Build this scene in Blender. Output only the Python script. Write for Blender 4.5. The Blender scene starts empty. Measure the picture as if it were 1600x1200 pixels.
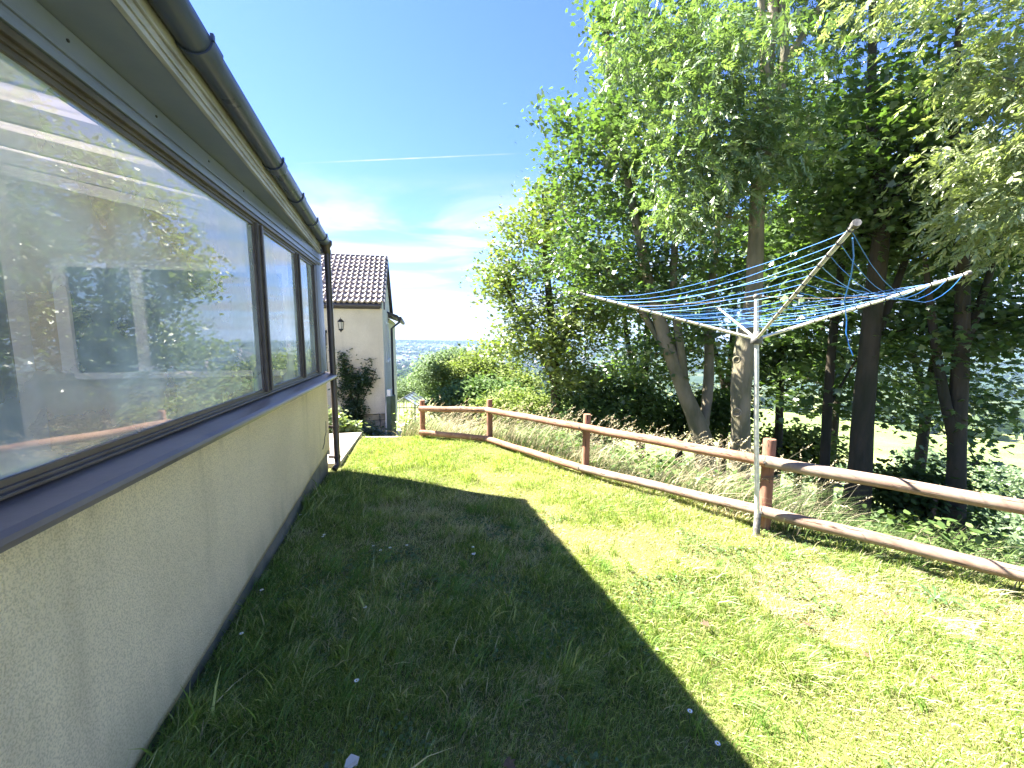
import bpy, math, random
import numpy as np
from mathutils import Vector
R = math.radians
scene = bpy.context.scene
COL = scene.collection

# ------------------------------------------------------------------ camera
FPX, PITCH, EYE = 640.0, R(6.5), 1.55
cam_d = bpy.data.cameras.new('camera'); cam = bpy.data.objects.new('camera', cam_d); COL.objects.link(cam)
cam_d.sensor_width = 36; cam_d.lens = FPX / 1600 * 36; cam_d.clip_start = 0.05; cam_d.clip_end = 12000
cam.location = (0, 0, EYE); cam.rotation_euler = (math.pi / 2 - PITCH, 0, 0)
scene.camera = cam
CP, SP = math.cos(PITCH), math.sin(PITCH)
def P(px, py, Y):
    a = px - 800; b = 600 - py
    fw = FPX * CP + b * SP; up = b * CP - FPX * SP
    k = Y / fw
    return np.array((a * k, Y, EYE + up * k))

# ------------------------------------------------------------------ sky, sun, exposure
SUN = Vector((-2.11, 0.88, 2.57)).normalized()
SUN_EL = math.asin(SUN.z); SUN_AZ = math.atan2(SUN.x, SUN.y)
w = bpy.data.worlds.new('World'); scene.world = w; w.use_nodes = True
nt = w.node_tree; nt.nodes.clear()
def N(tree, t, **kw):
    n = tree.nodes.new(t)
    for k, v in kw.items():
        if k in n.inputs.keys() if hasattr(n.inputs, 'keys') else False: n.inputs[k].default_value = v
        else: setattr(n, k, v)
    return n
def mathn(tree, op, a, b=None, c=None, clamp=False):
    n = tree.nodes.new('ShaderNodeMath'); n.operation = op; n.use_clamp = clamp
    for i, v in enumerate((a, b, c)):
        if v is None: continue
        if isinstance(v, (int, float)): n.inputs[i].default_value = v
        else: tree.links.new(v, n.inputs[i])
    return n.outputs[0]
def maprange(tree, v, a, b, c=0.0, d=1.0, smooth=True):
    n = tree.nodes.new('ShaderNodeMapRange'); n.interpolation_type = 'SMOOTHSTEP' if smooth else 'LINEAR'
    tree.links.new(v, n.inputs[0])
    for i, q in enumerate((a, b, c, d)): n.inputs[i + 1].default_value = q
    return n.outputs[0]
def mixc(tree, f, a, b, blend='MIX'):
    n = tree.nodes.new('ShaderNodeMix'); n.data_type = 'RGBA'; n.blend_type = blend
    for i, v in ((0, f), (6, a), (7, b)):
        if isinstance(v, (int, float)): n.inputs[i].default_value = v
        elif isinstance(v, (tuple, list)): n.inputs[i].default_value = (*v[:3], 1)
        else: tree.links.new(v, n.inputs[i])
    return n.outputs[2]
sky = nt.nodes.new('ShaderNodeTexSky'); sky.sky_type = 'NISHITA'; sky.sun_disc = False
sky.sun_elevation = SUN_EL; sky.sun_rotation = SUN_AZ % (2 * math.pi)
sky.altitude = 100; sky.air_density = 1.0; sky.dust_density = 0.15; sky.ozone_density = 2.0
tc = nt.nodes.new('ShaderNodeTexCoord'); sep = nt.nodes.new('ShaderNodeSeparateXYZ'); nt.links.new(tc.outputs['Generated'], sep.inputs[0])
den = mathn(nt, 'ADD', mathn(nt, 'ABSOLUTE', sep.outputs[2]), 0.08)
cx = mathn(nt, 'DIVIDE', sep.outputs[0], den); cy = mathn(nt, 'DIVIDE', sep.outputs[1], den)
comb = nt.nodes.new('ShaderNodeCombineXYZ'); nt.links.new(mathn(nt, 'MULTIPLY', cx, 0.55), comb.inputs[0]); nt.links.new(cy, comb.inputs[1])
nz = nt.nodes.new('ShaderNodeTexNoise'); nz.inputs['Scale'].default_value = 1.15; nz.inputs['Detail'].default_value = 9
nz.inputs['Roughness'].default_value = 0.56; nz.inputs['Distortion'].default_value = 0.5; nt.links.new(comb.outputs[0], nz.inputs['Vector'])
m1 = maprange(nt, nz.outputs['Fac'], 0.42, 0.62)
elev = maprange(nt, sep.outputs[2], 0.38, 0.24)
low = maprange(nt, sep.outputs[2], 0.10, -0.02, 0.0, 0.25)
cl = mathn(nt, 'ADD', mathn(nt, 'MULTIPLY', mathn(nt, 'MULTIPLY', m1, elev), 0.85), low, clamp=True)
# vapour trail: a great circle through two directions
def cdir(px, py):
    p = P(px, py, 1.0) - np.array((0, 0, EYE)); return Vector(p).normalized()
d1, d2 = cdir(430, 257), cdir(830, 239)
nrm = d1.cross(d2).normalized()
dp = nt.nodes.new('ShaderNodeVectorMath'); dp.operation = 'DOT_PRODUCT'; nt.links.new(tc.outputs['Generated'], dp.inputs[0]); dp.inputs[1].default_value = nrm
mid = (d1 + d2).normalized()
dm = nt.nodes.new('ShaderNodeVectorMath'); dm.operation = 'DOT_PRODUCT'; nt.links.new(tc.outputs['Generated'], dm.inputs[0]); dm.inputs[1].default_value = mid
tr = mathn(nt, 'MULTIPLY', maprange(nt, mathn(nt, 'ABSOLUTE', dp.outputs['Value']), 0.0018, 0.0004), maprange(nt, dm.outputs['Value'], mid.dot(d1), mid.dot(d1) + 0.04))
nz2 = nt.nodes.new('ShaderNodeTexNoise'); nz2.inputs['Scale'].default_value = 22; nt.links.new(tc.outputs['Generated'], nz2.inputs['Vector'])
tr = mathn(nt, 'MULTIPLY', tr, maprange(nt, nz2.outputs['Fac'], 0.3, 0.65, 0.35, 0.85))
cl = mathn(nt, 'MAXIMUM', cl, tr)
tint = mixc(nt, 1.0, sky.outputs[0], (0.44, 0.545, 0.90), 'MULTIPLY')
skyc = mixc(nt, cl, tint, (2.6, 2.75, 2.9))
bg = nt.nodes.new('ShaderNodeBackground'); bg.inputs['Strength'].default_value = 0.05
out = nt.nodes.new('ShaderNodeOutputWorld'); nt.links.new(skyc, bg.inputs[0]); nt.links.new(bg.outputs[0], out.inputs[0])
sl = bpy.data.lights.new('sun', 'SUN'); sun = bpy.data.objects.new('sun', sl); COL.objects.link(sun)
sl.energy = 5.0; sl.angle = R(0.5); sl.color = (1.0, 0.95, 0.86)
sun.rotation_euler = SUN.to_track_quat('Z', 'Y').to_euler()
scene.view_settings.view_transform = 'Standard'; scene.view_settings.look = 'None'
scene.view_settings.gamma = 1; scene.view_settings.use_curve_mapping = False
scene.view_settings.exposure = 3.2
scene.cycles.max_bounces = 8; scene.cycles.transparent_max_bounces = 12

# ------------------------------------------------------------------ object helpers
def tag(o, label=None, cat=None, group=None, kind=None):
    for k, v in (('label', label), ('category', cat), ('group', group), ('kind', kind)):
        if v: o[k] = v
    return o
def empty(name, loc, label=None, cat=None, group=None):
    o = bpy.data.objects.new(name, None); o.location = loc; o.empty_display_size = 0.2; COL.objects.link(o)
    return tag(o, label, cat, group)
def link(name, me, m=None, parent=None):
    o = bpy.data.objects.new(name, me); COL.objects.link(o)
    if m is not None and not len(me.materials): me.materials.append(m)
    if parent is not None:
        o.parent = parent
        o.location = -Vector(parent.location) if parent.type == 'EMPTY' else (0, 0, 0)
    return o
def np_mesh(name, verts, faces, col=None, smooth=False):
    """faces: list of (M,k) int arrays"""
    me = bpy.data.meshes.new(name)
    verts = np.asarray(verts, np.float32)
    me.vertices.add(len(verts)); me.vertices.foreach_set('co', verts.ravel())
    loops = np.concatenate([f.ravel() for f in faces]).astype(np.int32)
    cnt = np.concatenate([np.full(len(f), f.shape[1], np.int32) for f in faces])
    start = np.concatenate(([0], np.cumsum(cnt)[:-1])).astype(np.int32)
    me.loops.add(len(loops)); me.loops.foreach_set('vertex_index', loops)
    me.polygons.add(len(cnt)); me.polygons.foreach_set('loop_start', start); me.polygons.foreach_set('loop_total', cnt)
    me.polygons.foreach_set('use_smooth', np.full(len(cnt), smooth))
    me.update(calc_edges=True)
    if col is not None:
        a = me.color_attributes.new('col', 'FLOAT_COLOR', 'POINT')
        c = np.ones((len(verts), 4), np.float32); c[:, :3] = col; a.data.foreach_set('color', c.ravel())
    return me
class MB:
    def __init__(s): s.v = []; s.f = []; s.sm = []
    def add(s, vs, fs, smooth=False):
        b = len(s.v); s.v += [tuple(float(q) for q in v) for v in vs]; s.f += [tuple(i + b for i in f) for f in fs]; s.sm += [smooth] * len(fs); return s
    def box8(s, p):   # 4 bottom (ccw) + 4 top
        return s.add(p, [(3, 2, 1, 0), (4, 5, 6, 7), (0, 1, 5, 4), (1, 2, 6, 5), (2, 3, 7, 6), (3, 0, 4, 7)])
    def box(s, x0, x1, y0, y1, z0, z1, T=None):
        p = [(x0, y0, z0), (x1, y0, z0), (x1, y1, z0), (x0, y1, z0), (x0, y0, z1), (x1, y0, z1), (x1, y1, z1), (x0, y1, z1)]
        if T: p = [T(*q) for q in p]
        return s.box8(p)
    def tube(s, pts, rad, n=8, cap=True, smooth=True):
        pts = [Vector(p) for p in pts]; m = len(pts)
        if isinstance(rad, (int, float)): rad = [rad] * m
        vs = []
        d0 = (pts[1] - pts[0]).normalized()
        ref = Vector((0, 0, 1)) if abs(d0.z) < 0.9 else Vector((1, 0, 0))
        u = d0.cross(ref).normalized()
        for i in range(m):
            d = (pts[min(i + 1, m - 1)] - pts[max(i - 1, 0)]).normalized()
            u = (u - d * u.dot(d)).normalized(); v = d.cross(u)
            for k in range(n):
                a = 2 * math.pi * k / n
                vs.append(pts[i] + (u * math.cos(a) + v * math.sin(a)) * rad[i])
        fs = [(i * n + k, i * n + (k + 1) % n, (i + 1) * n + (k + 1) % n, (i + 1) * n + k) for i in range(m - 1) for k in range(n)]
        s.add(vs, fs, smooth)
        if cap:
            s.add(vs[:n], [tuple(range(n - 1, -1, -1))]); s.add(vs[-n:], [tuple(range(n))])
        return s
    def lathe(s, prof, c, n=16, T=None, smooth=True):
        vs = []
        for r, z in prof:
            for k in range(n):
                a = 2 * math.pi * k / n; q = (c[0] + r * math.cos(a), c[1] + r * math.sin(a), c[2] + z)
                vs.append(T(*q) if T else q)
        fs = [(i * n + k, i * n + (k + 1) % n, (i + 1) * n + (k + 1) % n, (i + 1) * n + k) for i in range(len(prof) - 1) for k in range(n)]
        fs.append(tuple(range(n - 1, -1, -1))); fs.append(tuple(range((len(prof) - 1) * n, len(prof) * n)))
        return s.add(vs, fs, smooth)
    def build(s, name, m=None, parent=None, bevel=0):
        me = bpy.data.meshes.new(name); me.from_pydata(s.v, [], s.f); me.polygons.foreach_set('use_smooth', s.sm); me.update()
        o = link(name, me, m, parent)
        if bevel:
            b = o.modifiers.new('bevel', 'BEVEL'); b.width = bevel; b.segments = 2; b.limit_method = 'ANGLE'
        return o

# value noise for colours / heights
_rs = np.random.RandomState(7); _G = _rs.rand(256, 256)
def vnoise(x, y, sc):
    x = np.asarray(x) * sc + 50.3; y = np.asarray(y) * sc + 91.7
    xi = np.floor(x).astype(int); yi = np.floor(y).astype(int); fx = x - xi; fy = y - yi
    fx = fx * fx * (3 - 2 * fx); fy = fy * fy * (3 - 2 * fy)
    g = lambda a, b: _G[a % 256, b % 256]
    return (g(xi, yi) * (1 - fx) + g(xi + 1, yi) * fx) * (1 - fy) + (g(xi, yi + 1) * (1 - fx) + g(xi + 1, yi + 1) * fx) * fy

# ------------------------------------------------------------------ materials
def mat(name, color=(0.5, 0.5, 0.5), rough=0.7, metal=0.0, var=None, scale=6.0, bump=0.0, bscale=60.0, spec=0.5, detail=6, stretch=None, obj=True, bdist=0.01):
    m = bpy.data.materials.new(name); m.use_nodes = True; t = m.node_tree; b = t.nodes['Principled BSDF']
    b.inputs['Base Color'].default_value = (*color, 1); b.inputs['Roughness'].default_value = rough; b.inputs['Metallic'].default_value = metal
    b.inputs['Specular IOR Level'].default_value = spec
    co = t.nodes.new('ShaderNodeTexCoord'); vec = co.outputs['Object']
    if stretch:
        mp = t.nodes.new('ShaderNodeMapping'); mp.inputs['Scale'].default_value = stretch; t.links.new(vec, mp.inputs[0]); vec = mp.outputs[0]
    if var:
        n = t.nodes.new('ShaderNodeTexNoise'); n.inputs['Scale'].default_value = scale; n.inputs['Detail'].default_value = detail; t.links.new(vec, n.inputs['Vector'])
        f = maprange(t, n.outputs['Fac'], 0.32, 0.68)
        t.links.new(mixc(t, f, color, var), b.inputs['Base Color'])
        t.links.new(mathn(t, 'ADD', mathn(t, 'MULTIPLY', n.outputs['Fac'], 0.25), rough - 0.12, clamp=True), b.inputs['Roughness'])
    if bump:
        n = t.nodes.new('ShaderNodeTexNoise'); n.inputs['Scale'].default_value = bscale; n.inputs['Detail'].default_value = 5; t.links.new(vec, n.inputs['Vector'])
        bp = t.nodes.new('ShaderNodeBump'); bp.inputs['Strength'].default_value = bump; bp.inputs['Distance'].default_value = bdist
        t.links.new(n.outputs['Fac'], bp.inputs['Height']); t.links.new(bp.outputs[0], b.inputs['Normal'])
    return m
def wood(name, c1, c2, c3, rot, sc):
    m = bpy.data.materials.new(name); m.use_nodes = True; t = m.node_tree; b = t.nodes['Principled BSDF']; b.inputs['Roughness'].default_value = 0.82; b.inputs['Specular IOR Level'].default_value = 0.25
    co = t.nodes.new('ShaderNodeTexCoord'); r_ = t.nodes.new('ShaderNodeMapping'); r_.inputs['Rotation'].default_value = (0, 0, rot); t.links.new(co.outputs['Object'], r_.inputs[0])
    mp = t.nodes.new('ShaderNodeMapping'); mp.inputs['Scale'].default_value = sc; t.links.new(r_.outputs[0], mp.inputs[0])
    def nz_(s_, d_, v_):
        n = t.nodes.new('ShaderNodeTexNoise'); n.inputs['Scale'].default_value = s_; n.inputs['Detail'].default_value = d_; n.inputs['Roughness'].default_value = 0.62; t.links.new(v_, n.inputs['Vector']); return n.outputs['Fac']
    a = nz_(1.0, 7, mp.outputs[0]); b2 = nz_(4.5, 5, co.outputs['Object']); c_ = nz_(2.1, 3, mp.outputs[0])
    c = mixc(t, maprange(t, b2, 0.35, 0.65), c1, c2); c = mixc(t, maprange(t, a, 0.5, 0.75, 0, 0.75), c, c3); crack = maprange(t, c_, 0.60, 0.65)
    c = mixc(t, mathn(t, 'MULTIPLY', crack, 0.85), c, (0.03, 0.02, 0.015)); t.links.new(c, b.inputs['Base Color'])
    h = mathn(t, 'SUBTRACT', mathn(t, 'MULTIPLY', a, 0.6), crack); bp = t.nodes.new('ShaderNodeBump'); bp.inputs['Strength'].default_value = 0.7; bp.inputs['Distance'].default_value = 0.006
    t.links.new(h, bp.inputs['Height']); t.links.new(bp.outputs[0], b.inputs['Normal']); return m
def leafmat(name, trans=0.42, rough=0.38, tcol=(1.1, 1.25, 0.5), gloss=0.07):
    m = bpy.data.materials.new(name); m.use_nodes = True; t = m.node_tree; t.nodes.clear()
    a = t.nodes.new('ShaderNodeVertexColor'); a.layer_name = 'col'
    d = t.nodes.new('ShaderNodeBsdfDiffuse'); t.links.new(a.outputs[0], d.inputs[0])
    tr = t.nodes.new('ShaderNodeBsdfTranslucent'); t.links.new(mixc(t, 1.0, a.outputs[0], tcol, 'MULTIPLY'), tr.inputs[0])
    mx = t.nodes.new('ShaderNodeMixShader'); mx.inputs[0].default_value = trans; t.links.new(d.outputs[0], mx.inputs[1]); t.links.new(tr.outputs[0], mx.inputs[2])
    g = t.nodes.new('ShaderNodeBsdfGlossy'); g.inputs['Roughness'].default_value = rough; g.inputs[0].default_value = (1, 1, 1, 1)
    m2 = t.nodes.new('ShaderNodeMixShader'); m2.inputs[0].default_value = gloss
    t.links.new(mx.outputs[0], m2.inputs[1]); t.links.new(g.outputs[0], m2.inputs[2])
    o = t.nodes.new('ShaderNodeOutputMaterial'); t.links.new(m2.outputs[0], o.inputs[0])
    return m
M = {}
M['soft'] = leafmat('leaf_matt', 0.35, 0.6, (1.05, 1.15, 0.6), 0.012)
M['leaf'] = leafmat('leaf_green'); M['grass'] = leafmat('grass_blade', 0.35, 0.5, (1.15, 1.2, 0.6), 0.03)
M['straw'] = leafmat('dry_grass', 0.3, 0.6, (1.1, 1.05, 0.8), 0.02)
M['petal'] = mat('white_petal', (0.8, 0.8, 0.78), 0.6); M['yolk'] = mat('flower_centre', (0.6, 0.42, 0.03), 0.7)
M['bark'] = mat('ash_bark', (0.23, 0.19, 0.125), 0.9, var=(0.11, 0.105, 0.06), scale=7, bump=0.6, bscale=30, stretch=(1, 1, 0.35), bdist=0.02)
M['bark_dark'] = mat('shade_dark_bark', (0.062, 0.047, 0.030), 0.95, var=(0.03, 0.03, 0.016), scale=7, bump=0.7, bscale=28, stretch=(1, 1, 0.3), bdist=0.02)  # shade on the trunks is put into this near-black bark colour
M['_r'] = mat('treated_wood_red', (0.34, 0.165, 0.095), 0.75, var=(0.22, 0.10, 0.06), scale=9, bump=0.35, bscale=70, bdist=0.004)
M['_rg'] = mat('weathered_wood', (0.34, 0.245, 0.175), 0.85, var=(0.20, 0.13, 0.09), scale=8, bump=0.5, bscale=60, bdist=0.005)
A_ = R(40)
M['rail'] = wood('treated_rail', (0.31, 0.185, 0.125), (0.23, 0.115, 0.07), (0.16, 0.085, 0.05), A_, (2.2, 30, 30))
M['rail_grey'] = wood('weathered_rail', (0.29, 0.225, 0.175), (0.20, 0.13, 0.095), (0.12, 0.085, 0.065), A_, (2.2, 30, 30))
M['post'] = wood('treated_post', (0.27, 0.135, 0.085), (0.20, 0.10, 0.065), (0.33, 0.22, 0.15), 0, (30, 30, 2.5))
M['frame'] = mat('brown_window_frame', (0.060, 0.048, 0.045), 0.4, var=(0.09, 0.075, 0.07), scale=12, bump=0.05)
M['board'] = mat('brown_grey_board_blue_glare', (0.14, 0.17, 0.28), 0.34, var=(0.18, 0.21, 0.33), scale=3, bump=0.06, bscale=25)  # grey-brown boards, with the blue of the glare put into their colour
M['fascia'] = mat('cream_fascia', (0.38, 0.38, 0.43), 0.5, var=(0.26, 0.26, 0.30), scale=14, stretch=(1, 0.15, 1))
M['gutter'] = mat('brown_gutter_blue_glare', (0.035, 0.048, 0.10), 0.3, var=(0.052, 0.068, 0.13), spec=0.25, scale=5)  # blue flare on the brown plastic is put into the base colour
M['pipe'] = mat('brown_downpipe', (0.042, 0.032, 0.030), 0.32, var=(0.075, 0.055, 0.048), scale=5)
M['sill'] = mat('brown_sill_paint', (0.125, 0.105, 0.105), 0.36, var=(0.19, 0.165, 0.16), scale=5, bump=0.12, bscale=30, stretch=(1, 0.5, 1))
M['concrete'] = mat('concrete', (0.42, 0.40, 0.36), 0.9, var=(0.30, 0.28, 0.25), scale=5, bump=0.3, bscale=60)
M['plinth'] = mat('grey_plinth', (0.21, 0.20, 0.165), 0.95, var=(0.12, 0.125, 0.10), scale=6, bump=0.5, bscale=45)
M['white'] = mat('interior_white', (0.76, 0.76, 0.76), 0.8, var=(0.68, 0.67, 0.66), scale=3)
M['floor'] = mat('interior_floor', (0.32, 0.26, 0.20), 0.6)
M['curtain'] = mat('brown_curtain', (0.27, 0.19, 0.11), 0.9, var=(0.20, 0.135, 0.08), scale=12, stretch=(1, 1, 0.1))
M['black'] = mat('black_metal', (0.018, 0.018, 0.02), 0.45); M['dark'] = mat('void_shade', (0.012, 0.012, 0.012), 0.9)
M['screen'] = mat('dark_glass_panel', (0.01, 0.012, 0.012), 0.15)
M['alu'] = mat('dull_aluminium', (0.72, 0.69, 0.58), 0.5, 0.0, var=(0.55, 0.52, 0.42), scale=30, bump=0.05)
M['socket'] = mat('galvanised_socket', (0.17, 0.165, 0.15), 0.7, 0.3, var=(0.09, 0.085, 0.075), scale=40, bump=0.3)
M['line'] = mat('blue_line', (0.03, 0.18, 0.55), 0.5); M['line_pale'] = mat('pale_line', (0.18, 0.40, 0.66), 0.5)
M['string'] = mat('old_string', (0.42, 0.33, 0.27), 0.8)
M['tile'] = mat('roof_tile', (0.33, 0.285, 0.27), 0.75, var=(0.21, 0.18, 0.17), scale=4, bump=0.4, bscale=50)
M['tile_dark'] = mat('bargeboard_dark', (0.05, 0.047, 0.055), 0.6)
M['stone'] = mat('pale_stone', (0.36, 0.335, 0.27), 0.95, var=(0.24, 0.225, 0.18), scale=7, bump=0.5, bscale=30, bdist=0.02)
M['green'] = mat('green_paint', (0.055, 0.095, 0.075), 0.6, var=(0.04, 0.07, 0.05), scale=8)
M['gh_frame'] = mat('greenhouse_metal', (0.10, 0.105, 0.10), 0.5, 0.3); M['wire'] = mat('fence_wire', (0.10, 0.10, 0.09), 0.5, 0.6)
M['path'] = mat('pale_paving', (0.42, 0.37, 0.32), 0.9, var=(0.33, 0.29, 0.24), scale=4, bump=0.2, bscale=50)
M['earth'] = mat('bare_earth', (0.13, 0.09, 0.06), 0.95)

def render_wall_mat(name, c1, c2, bstr=0.9, base=False):
    m = bpy.data.materials.new(name); m.use_nodes = True; t = m.node_tree; b = t.nodes['Principled BSDF']; b.inputs['Roughness'].default_value = 0.92
    b.inputs['Specular IOR Level'].default_value = 0.2
    co = t.nodes.new('ShaderNodeTexCoord'); v = co.outputs['Object']
    n = t.nodes.new('ShaderNodeTexNoise'); n.inputs['Scale'].default_value = 1.6; n.inputs['Detail'].default_value = 8; t.links.new(v, n.inputs['Vector'])
    mp = t.nodes.new('ShaderNodeMapping'); mp.inputs['Scale'].default_value = (5, 5, 0.5); t.links.new(v, mp.inputs[0])
    n2 = t.nodes.new('ShaderNodeTexNoise'); n2.inputs['Scale'].default_value = 1.4; n2.inputs['Detail'].default_value = 5; t.links.new(mp.outputs[0], n2.inputs['Vector'])
    c = mixc(t, maprange(t, n.outputs['Fac'], 0.3, 0.7), c1, c2)
    c = mixc(t, maprange(t, n2.outputs['Fac'], 0.52, 0.78, 0, 0.35), c, tuple(q * 0.62 for q in c2))
    sz = t.nodes.new('ShaderNodeSeparateXYZ'); t.links.new(v, sz.inputs[0]); hz_ = mathn(t, 'ADD', sz.outputs[2], mathn(t, 'MULTIPLY', n2.outputs['Fac'], 0.5))
    if base: c = mixc(t, maprange(t, hz_, 0.62, 0.28, 0, 0.55), c, (0.33, 0.33, 0.20)); c = mixc(t, maprange(t, hz_, 1.28, 1.42, 0, 0.4), c, (0.42, 0.36, 0.25))
    # small darker specks in the low points of the roughcast grain
    n3 = t.nodes.new('ShaderNodeTexNoise'); n3.inputs['Scale'].default_value = 170; n3.inputs['Detail'].default_value = 4; t.links.new(v, n3.inputs['Vector'])
    c = mixc(t, maprange(t, n3.outputs['Fac'], 0.56, 0.38, 0, 0.5), c, tuple(q * 0.5 for q in c2))
    t.links.new(c, b.inputs['Base Color'])
    vo = t.nodes.new('ShaderNodeTexVoronoi'); vo.inputs['Scale'].default_value = 210; t.links.new(v, vo.inputs['Vector'])
    n4 = t.nodes.new('ShaderNodeTexNoise'); n4.inputs['Scale'].default_value = 10; n4.inputs['Detail'].default_value = 3; t.links.new(v, n4.inputs['Vector'])
    h = mathn(t, 'ADD', mathn(t, 'MULTIPLY', mathn(t, 'SUBTRACT', 1.0, vo.outputs['Distance']), 0.4), mathn(t, 'ADD', mathn(t, 'MULTIPLY', n3.outputs['Fac'], 0.8), mathn(t, 'MULTIPLY', n4.outputs['Fac'], 1.6)))
    bp = t.nodes.new('ShaderNodeBump'); bp.inputs['Strength'].default_value = bstr; bp.inputs['Distance'].default_value = 0.006
    t.links.new(h, bp.inputs['Height']); t.links.new(bp.outputs[0], b.inputs['Normal'])
    return m
M['render'] = render_wall_mat('cream_roughcast', (0.86, 0.73, 0.49), (0.77, 0.65, 0.43), base=True)
M['render2'] = render_wall_mat('grey_cream_render', (0.66, 0.62, 0.53), (0.56, 0.52, 0.44), 0.5)
def glass_mat(name, ior=1.7, dust_glare=0.05, tintc=(0.93, 0.97, 0.95)):
    m = bpy.data.materials.new(name); m.use_nodes = True; t = m.node_tree; t.nodes.clear()
    tr = t.nodes.new('ShaderNodeBsdfTransparent'); tr.inputs[0].default_value = (*tintc, 1)
    g = t.nodes.new('ShaderNodeBsdfGlossy'); g.inputs['Roughness'].default_value = 0.012; g.inputs[0].default_value = (1, 1, 1, 1)
    co = t.nodes.new('ShaderNodeTexCoord')
    n = t.nodes.new('ShaderNodeTexNoise'); n.inputs['Scale'].default_value = 2.2; n.inputs['Detail'].default_value = 1; t.links.new(co.outputs['Object'], n.inputs['Vector'])
    bp = t.nodes.new('ShaderNodeBump'); bp.inputs['Strength'].default_value = 0.05; bp.inputs['Distance'].default_value = 0.03; t.links.new(n.outputs['Fac'], bp.inputs['Height']); t.links.new(bp.outputs[0], g.inputs['Normal'])
    fr = t.nodes.new('ShaderNodeFresnel'); fr.inputs[0].default_value = ior
    geo = t.nodes.new('ShaderNodeNewGeometry')
    mx = t.nodes.new('ShaderNodeMixShader')
    lw = t.nodes.new('ShaderNodeLayerWeight'); lw.inputs[0].default_value = 0.5
    k = mathn(t, 'ADD', mathn(t, 'MULTIPLY', mathn(t, 'POWER', lw.outputs['Facing'], 3.0), 0.75), 0.13, clamp=True)
    t.links.new(k, mx.inputs[0]); t.links.new(tr.outputs[0], mx.inputs[1]); t.links.new(g.outputs[0], mx.inputs[2])
    d = t.nodes.new('ShaderNodeBsdfDiffuse'); d.inputs[0].default_value = (0.58, 0.68, 0.76, 1)  # bluish film: some dust, mainly the window's veiling glare put into colour
    n2 = t.nodes.new('ShaderNodeTexNoise'); n2.inputs['Scale'].default_value = 3; n2.inputs['Detail'].default_value = 8; t.links.new(co.outputs['Object'], n2.inputs['Vector'])
    m2 = t.nodes.new('ShaderNodeMixShader'); t.links.new(maprange(t, n2.outputs['Fac'], 0.3, 0.75, dust_glare * 0.6, dust_glare * 1.6), m2.inputs[0])
    t.links.new(mx.outputs[0], m2.inputs[1]); t.links.new(d.outputs[0], m2.inputs[2])
    o = t.nodes.new('ShaderNodeOutputMaterial'); t.links.new(m2.outputs[0], o.inputs[0])
    return m
M['glass'] = glass_mat('window_glass', dust_glare=0.36); M['gh_glass'] = glass_mat('greenhouse_glass', dust_glare=0.1)
def translucent_mat(name, c):
    m = bpy.data.materials.new(name); m.use_nodes = True; t = m.node_tree; t.nodes.clear()
    a = t.nodes.new('ShaderNodeBsdfTranslucent'); a.inputs[0].default_value = (*c, 1); d = t.nodes.new('ShaderNodeBsdfDiffuse'); d.inputs[0].default_value = (*c, 1)
    mx = t.nodes.new('ShaderNodeMixShader'); mx.inputs[0].default_value = 0.5; t.links.new(d.outputs[0], mx.inputs[1]); t.links.new(a.outputs[0], mx.inputs[2])
    o = t.nodes.new('ShaderNodeOutputMaterial'); t.links.new(mx.outputs[0], o.inputs[0]); return m
M['poly'] = translucent_mat('roof_sheet', (0.8, 0.74, 0.74))

# ------------------------------------------------------------------ terrain
FENCE = [P(661, 683, 6.3)[:2], (-0.33, 5.95), (0.84, 4.56), (2.06, 3.20), (3.46, 2.03), (4.85, 0.86), (6.2, -0.35)]
POLY = np.array([(-30, 6.3), (-2.8, 6.0), (-1.55, 6.2), (-0.25, 6.1), (0.97, 4.83), (2.2, 3.42), (3.60, 2.22), (5.0, 1.05), (7.5, -1.2), (9, -30), (-30, -30)])
def outside_dist(x, y):
    x = np.asarray(x, float); y = np.asarray(y, float)
    d = np.full(x.shape, 1e9); ins = np.zeros(x.shape, bool); n = len(POLY)
    for i in range(n):
        a, b = POLY[i], POLY[(i + 1) % n]; e = b - a
        t = np.clip(((x - a[0]) * e[0] + (y - a[1]) * e[1]) / (e @ e), 0, 1)
        d = np.minimum(d, np.hypot(x - a[0] - t * e[0], y - a[1] - t * e[1]))
        c = ((a[1] > y) != (b[1] > y)) & (x < (b[0] - a[0]) * (y - a[1]) / (b[1] - a[1] + 1e-12) + a[0]); ins ^= c
    return np.where(ins, 0.0, d)
def sstep(v, a, b):
    t = np.clip((np.asarray(v, float) - a) / (b - a), 0, 1); return t * t * (3 - 2 * t)
def ZT(x, y):
    x = np.asarray(x, float); y = np.asarray(y, float)
    d = outside_dist(x, y); az = np.degrees(np.arctan2(x, y))
    s = 0.27 + 0.17 * sstep(az, -14, 15)
    z = -s * 32 * (1 - np.exp(-d / 32)) * sstep(d, -0.4, 0.8)
    r = np.hypot(x, y)
    z -= 75 * (1 - np.exp(-np.maximum(d - 15, 0) / 500))
    z += sstep(r, 1100, 2700) * (46 + 22 * vnoise(x, y, 1 / 700.0))
    z += sstep(d, 12, 80) * (vnoise(x, y, 1 / 38.0) - 0.5) * 3.0
    z += 0.05 * (vnoise(x, y, 0.9) - 0.5) + sstep(d, 0.2, 2) * 0.25 * (vnoise(x, y, 0.7) - 0.5)
    return z
rings = np.concatenate((np.linspace(0.02, 9, 110), np.geomspace(9.15, 5200, 170)))
na = 480; ang = np.linspace(0, 2 * np.pi, na, endpoint=False)
RR, AA = np.meshgrid(rings, ang, indexing='ij'); TX = RR * np.sin(AA); TY = RR * np.cos(AA); TZ = ZT(TX, TY)
idx = np.arange(len(rings) * na).reshape(len(rings), na); nx = np.roll(idx, -1, 1)
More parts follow.
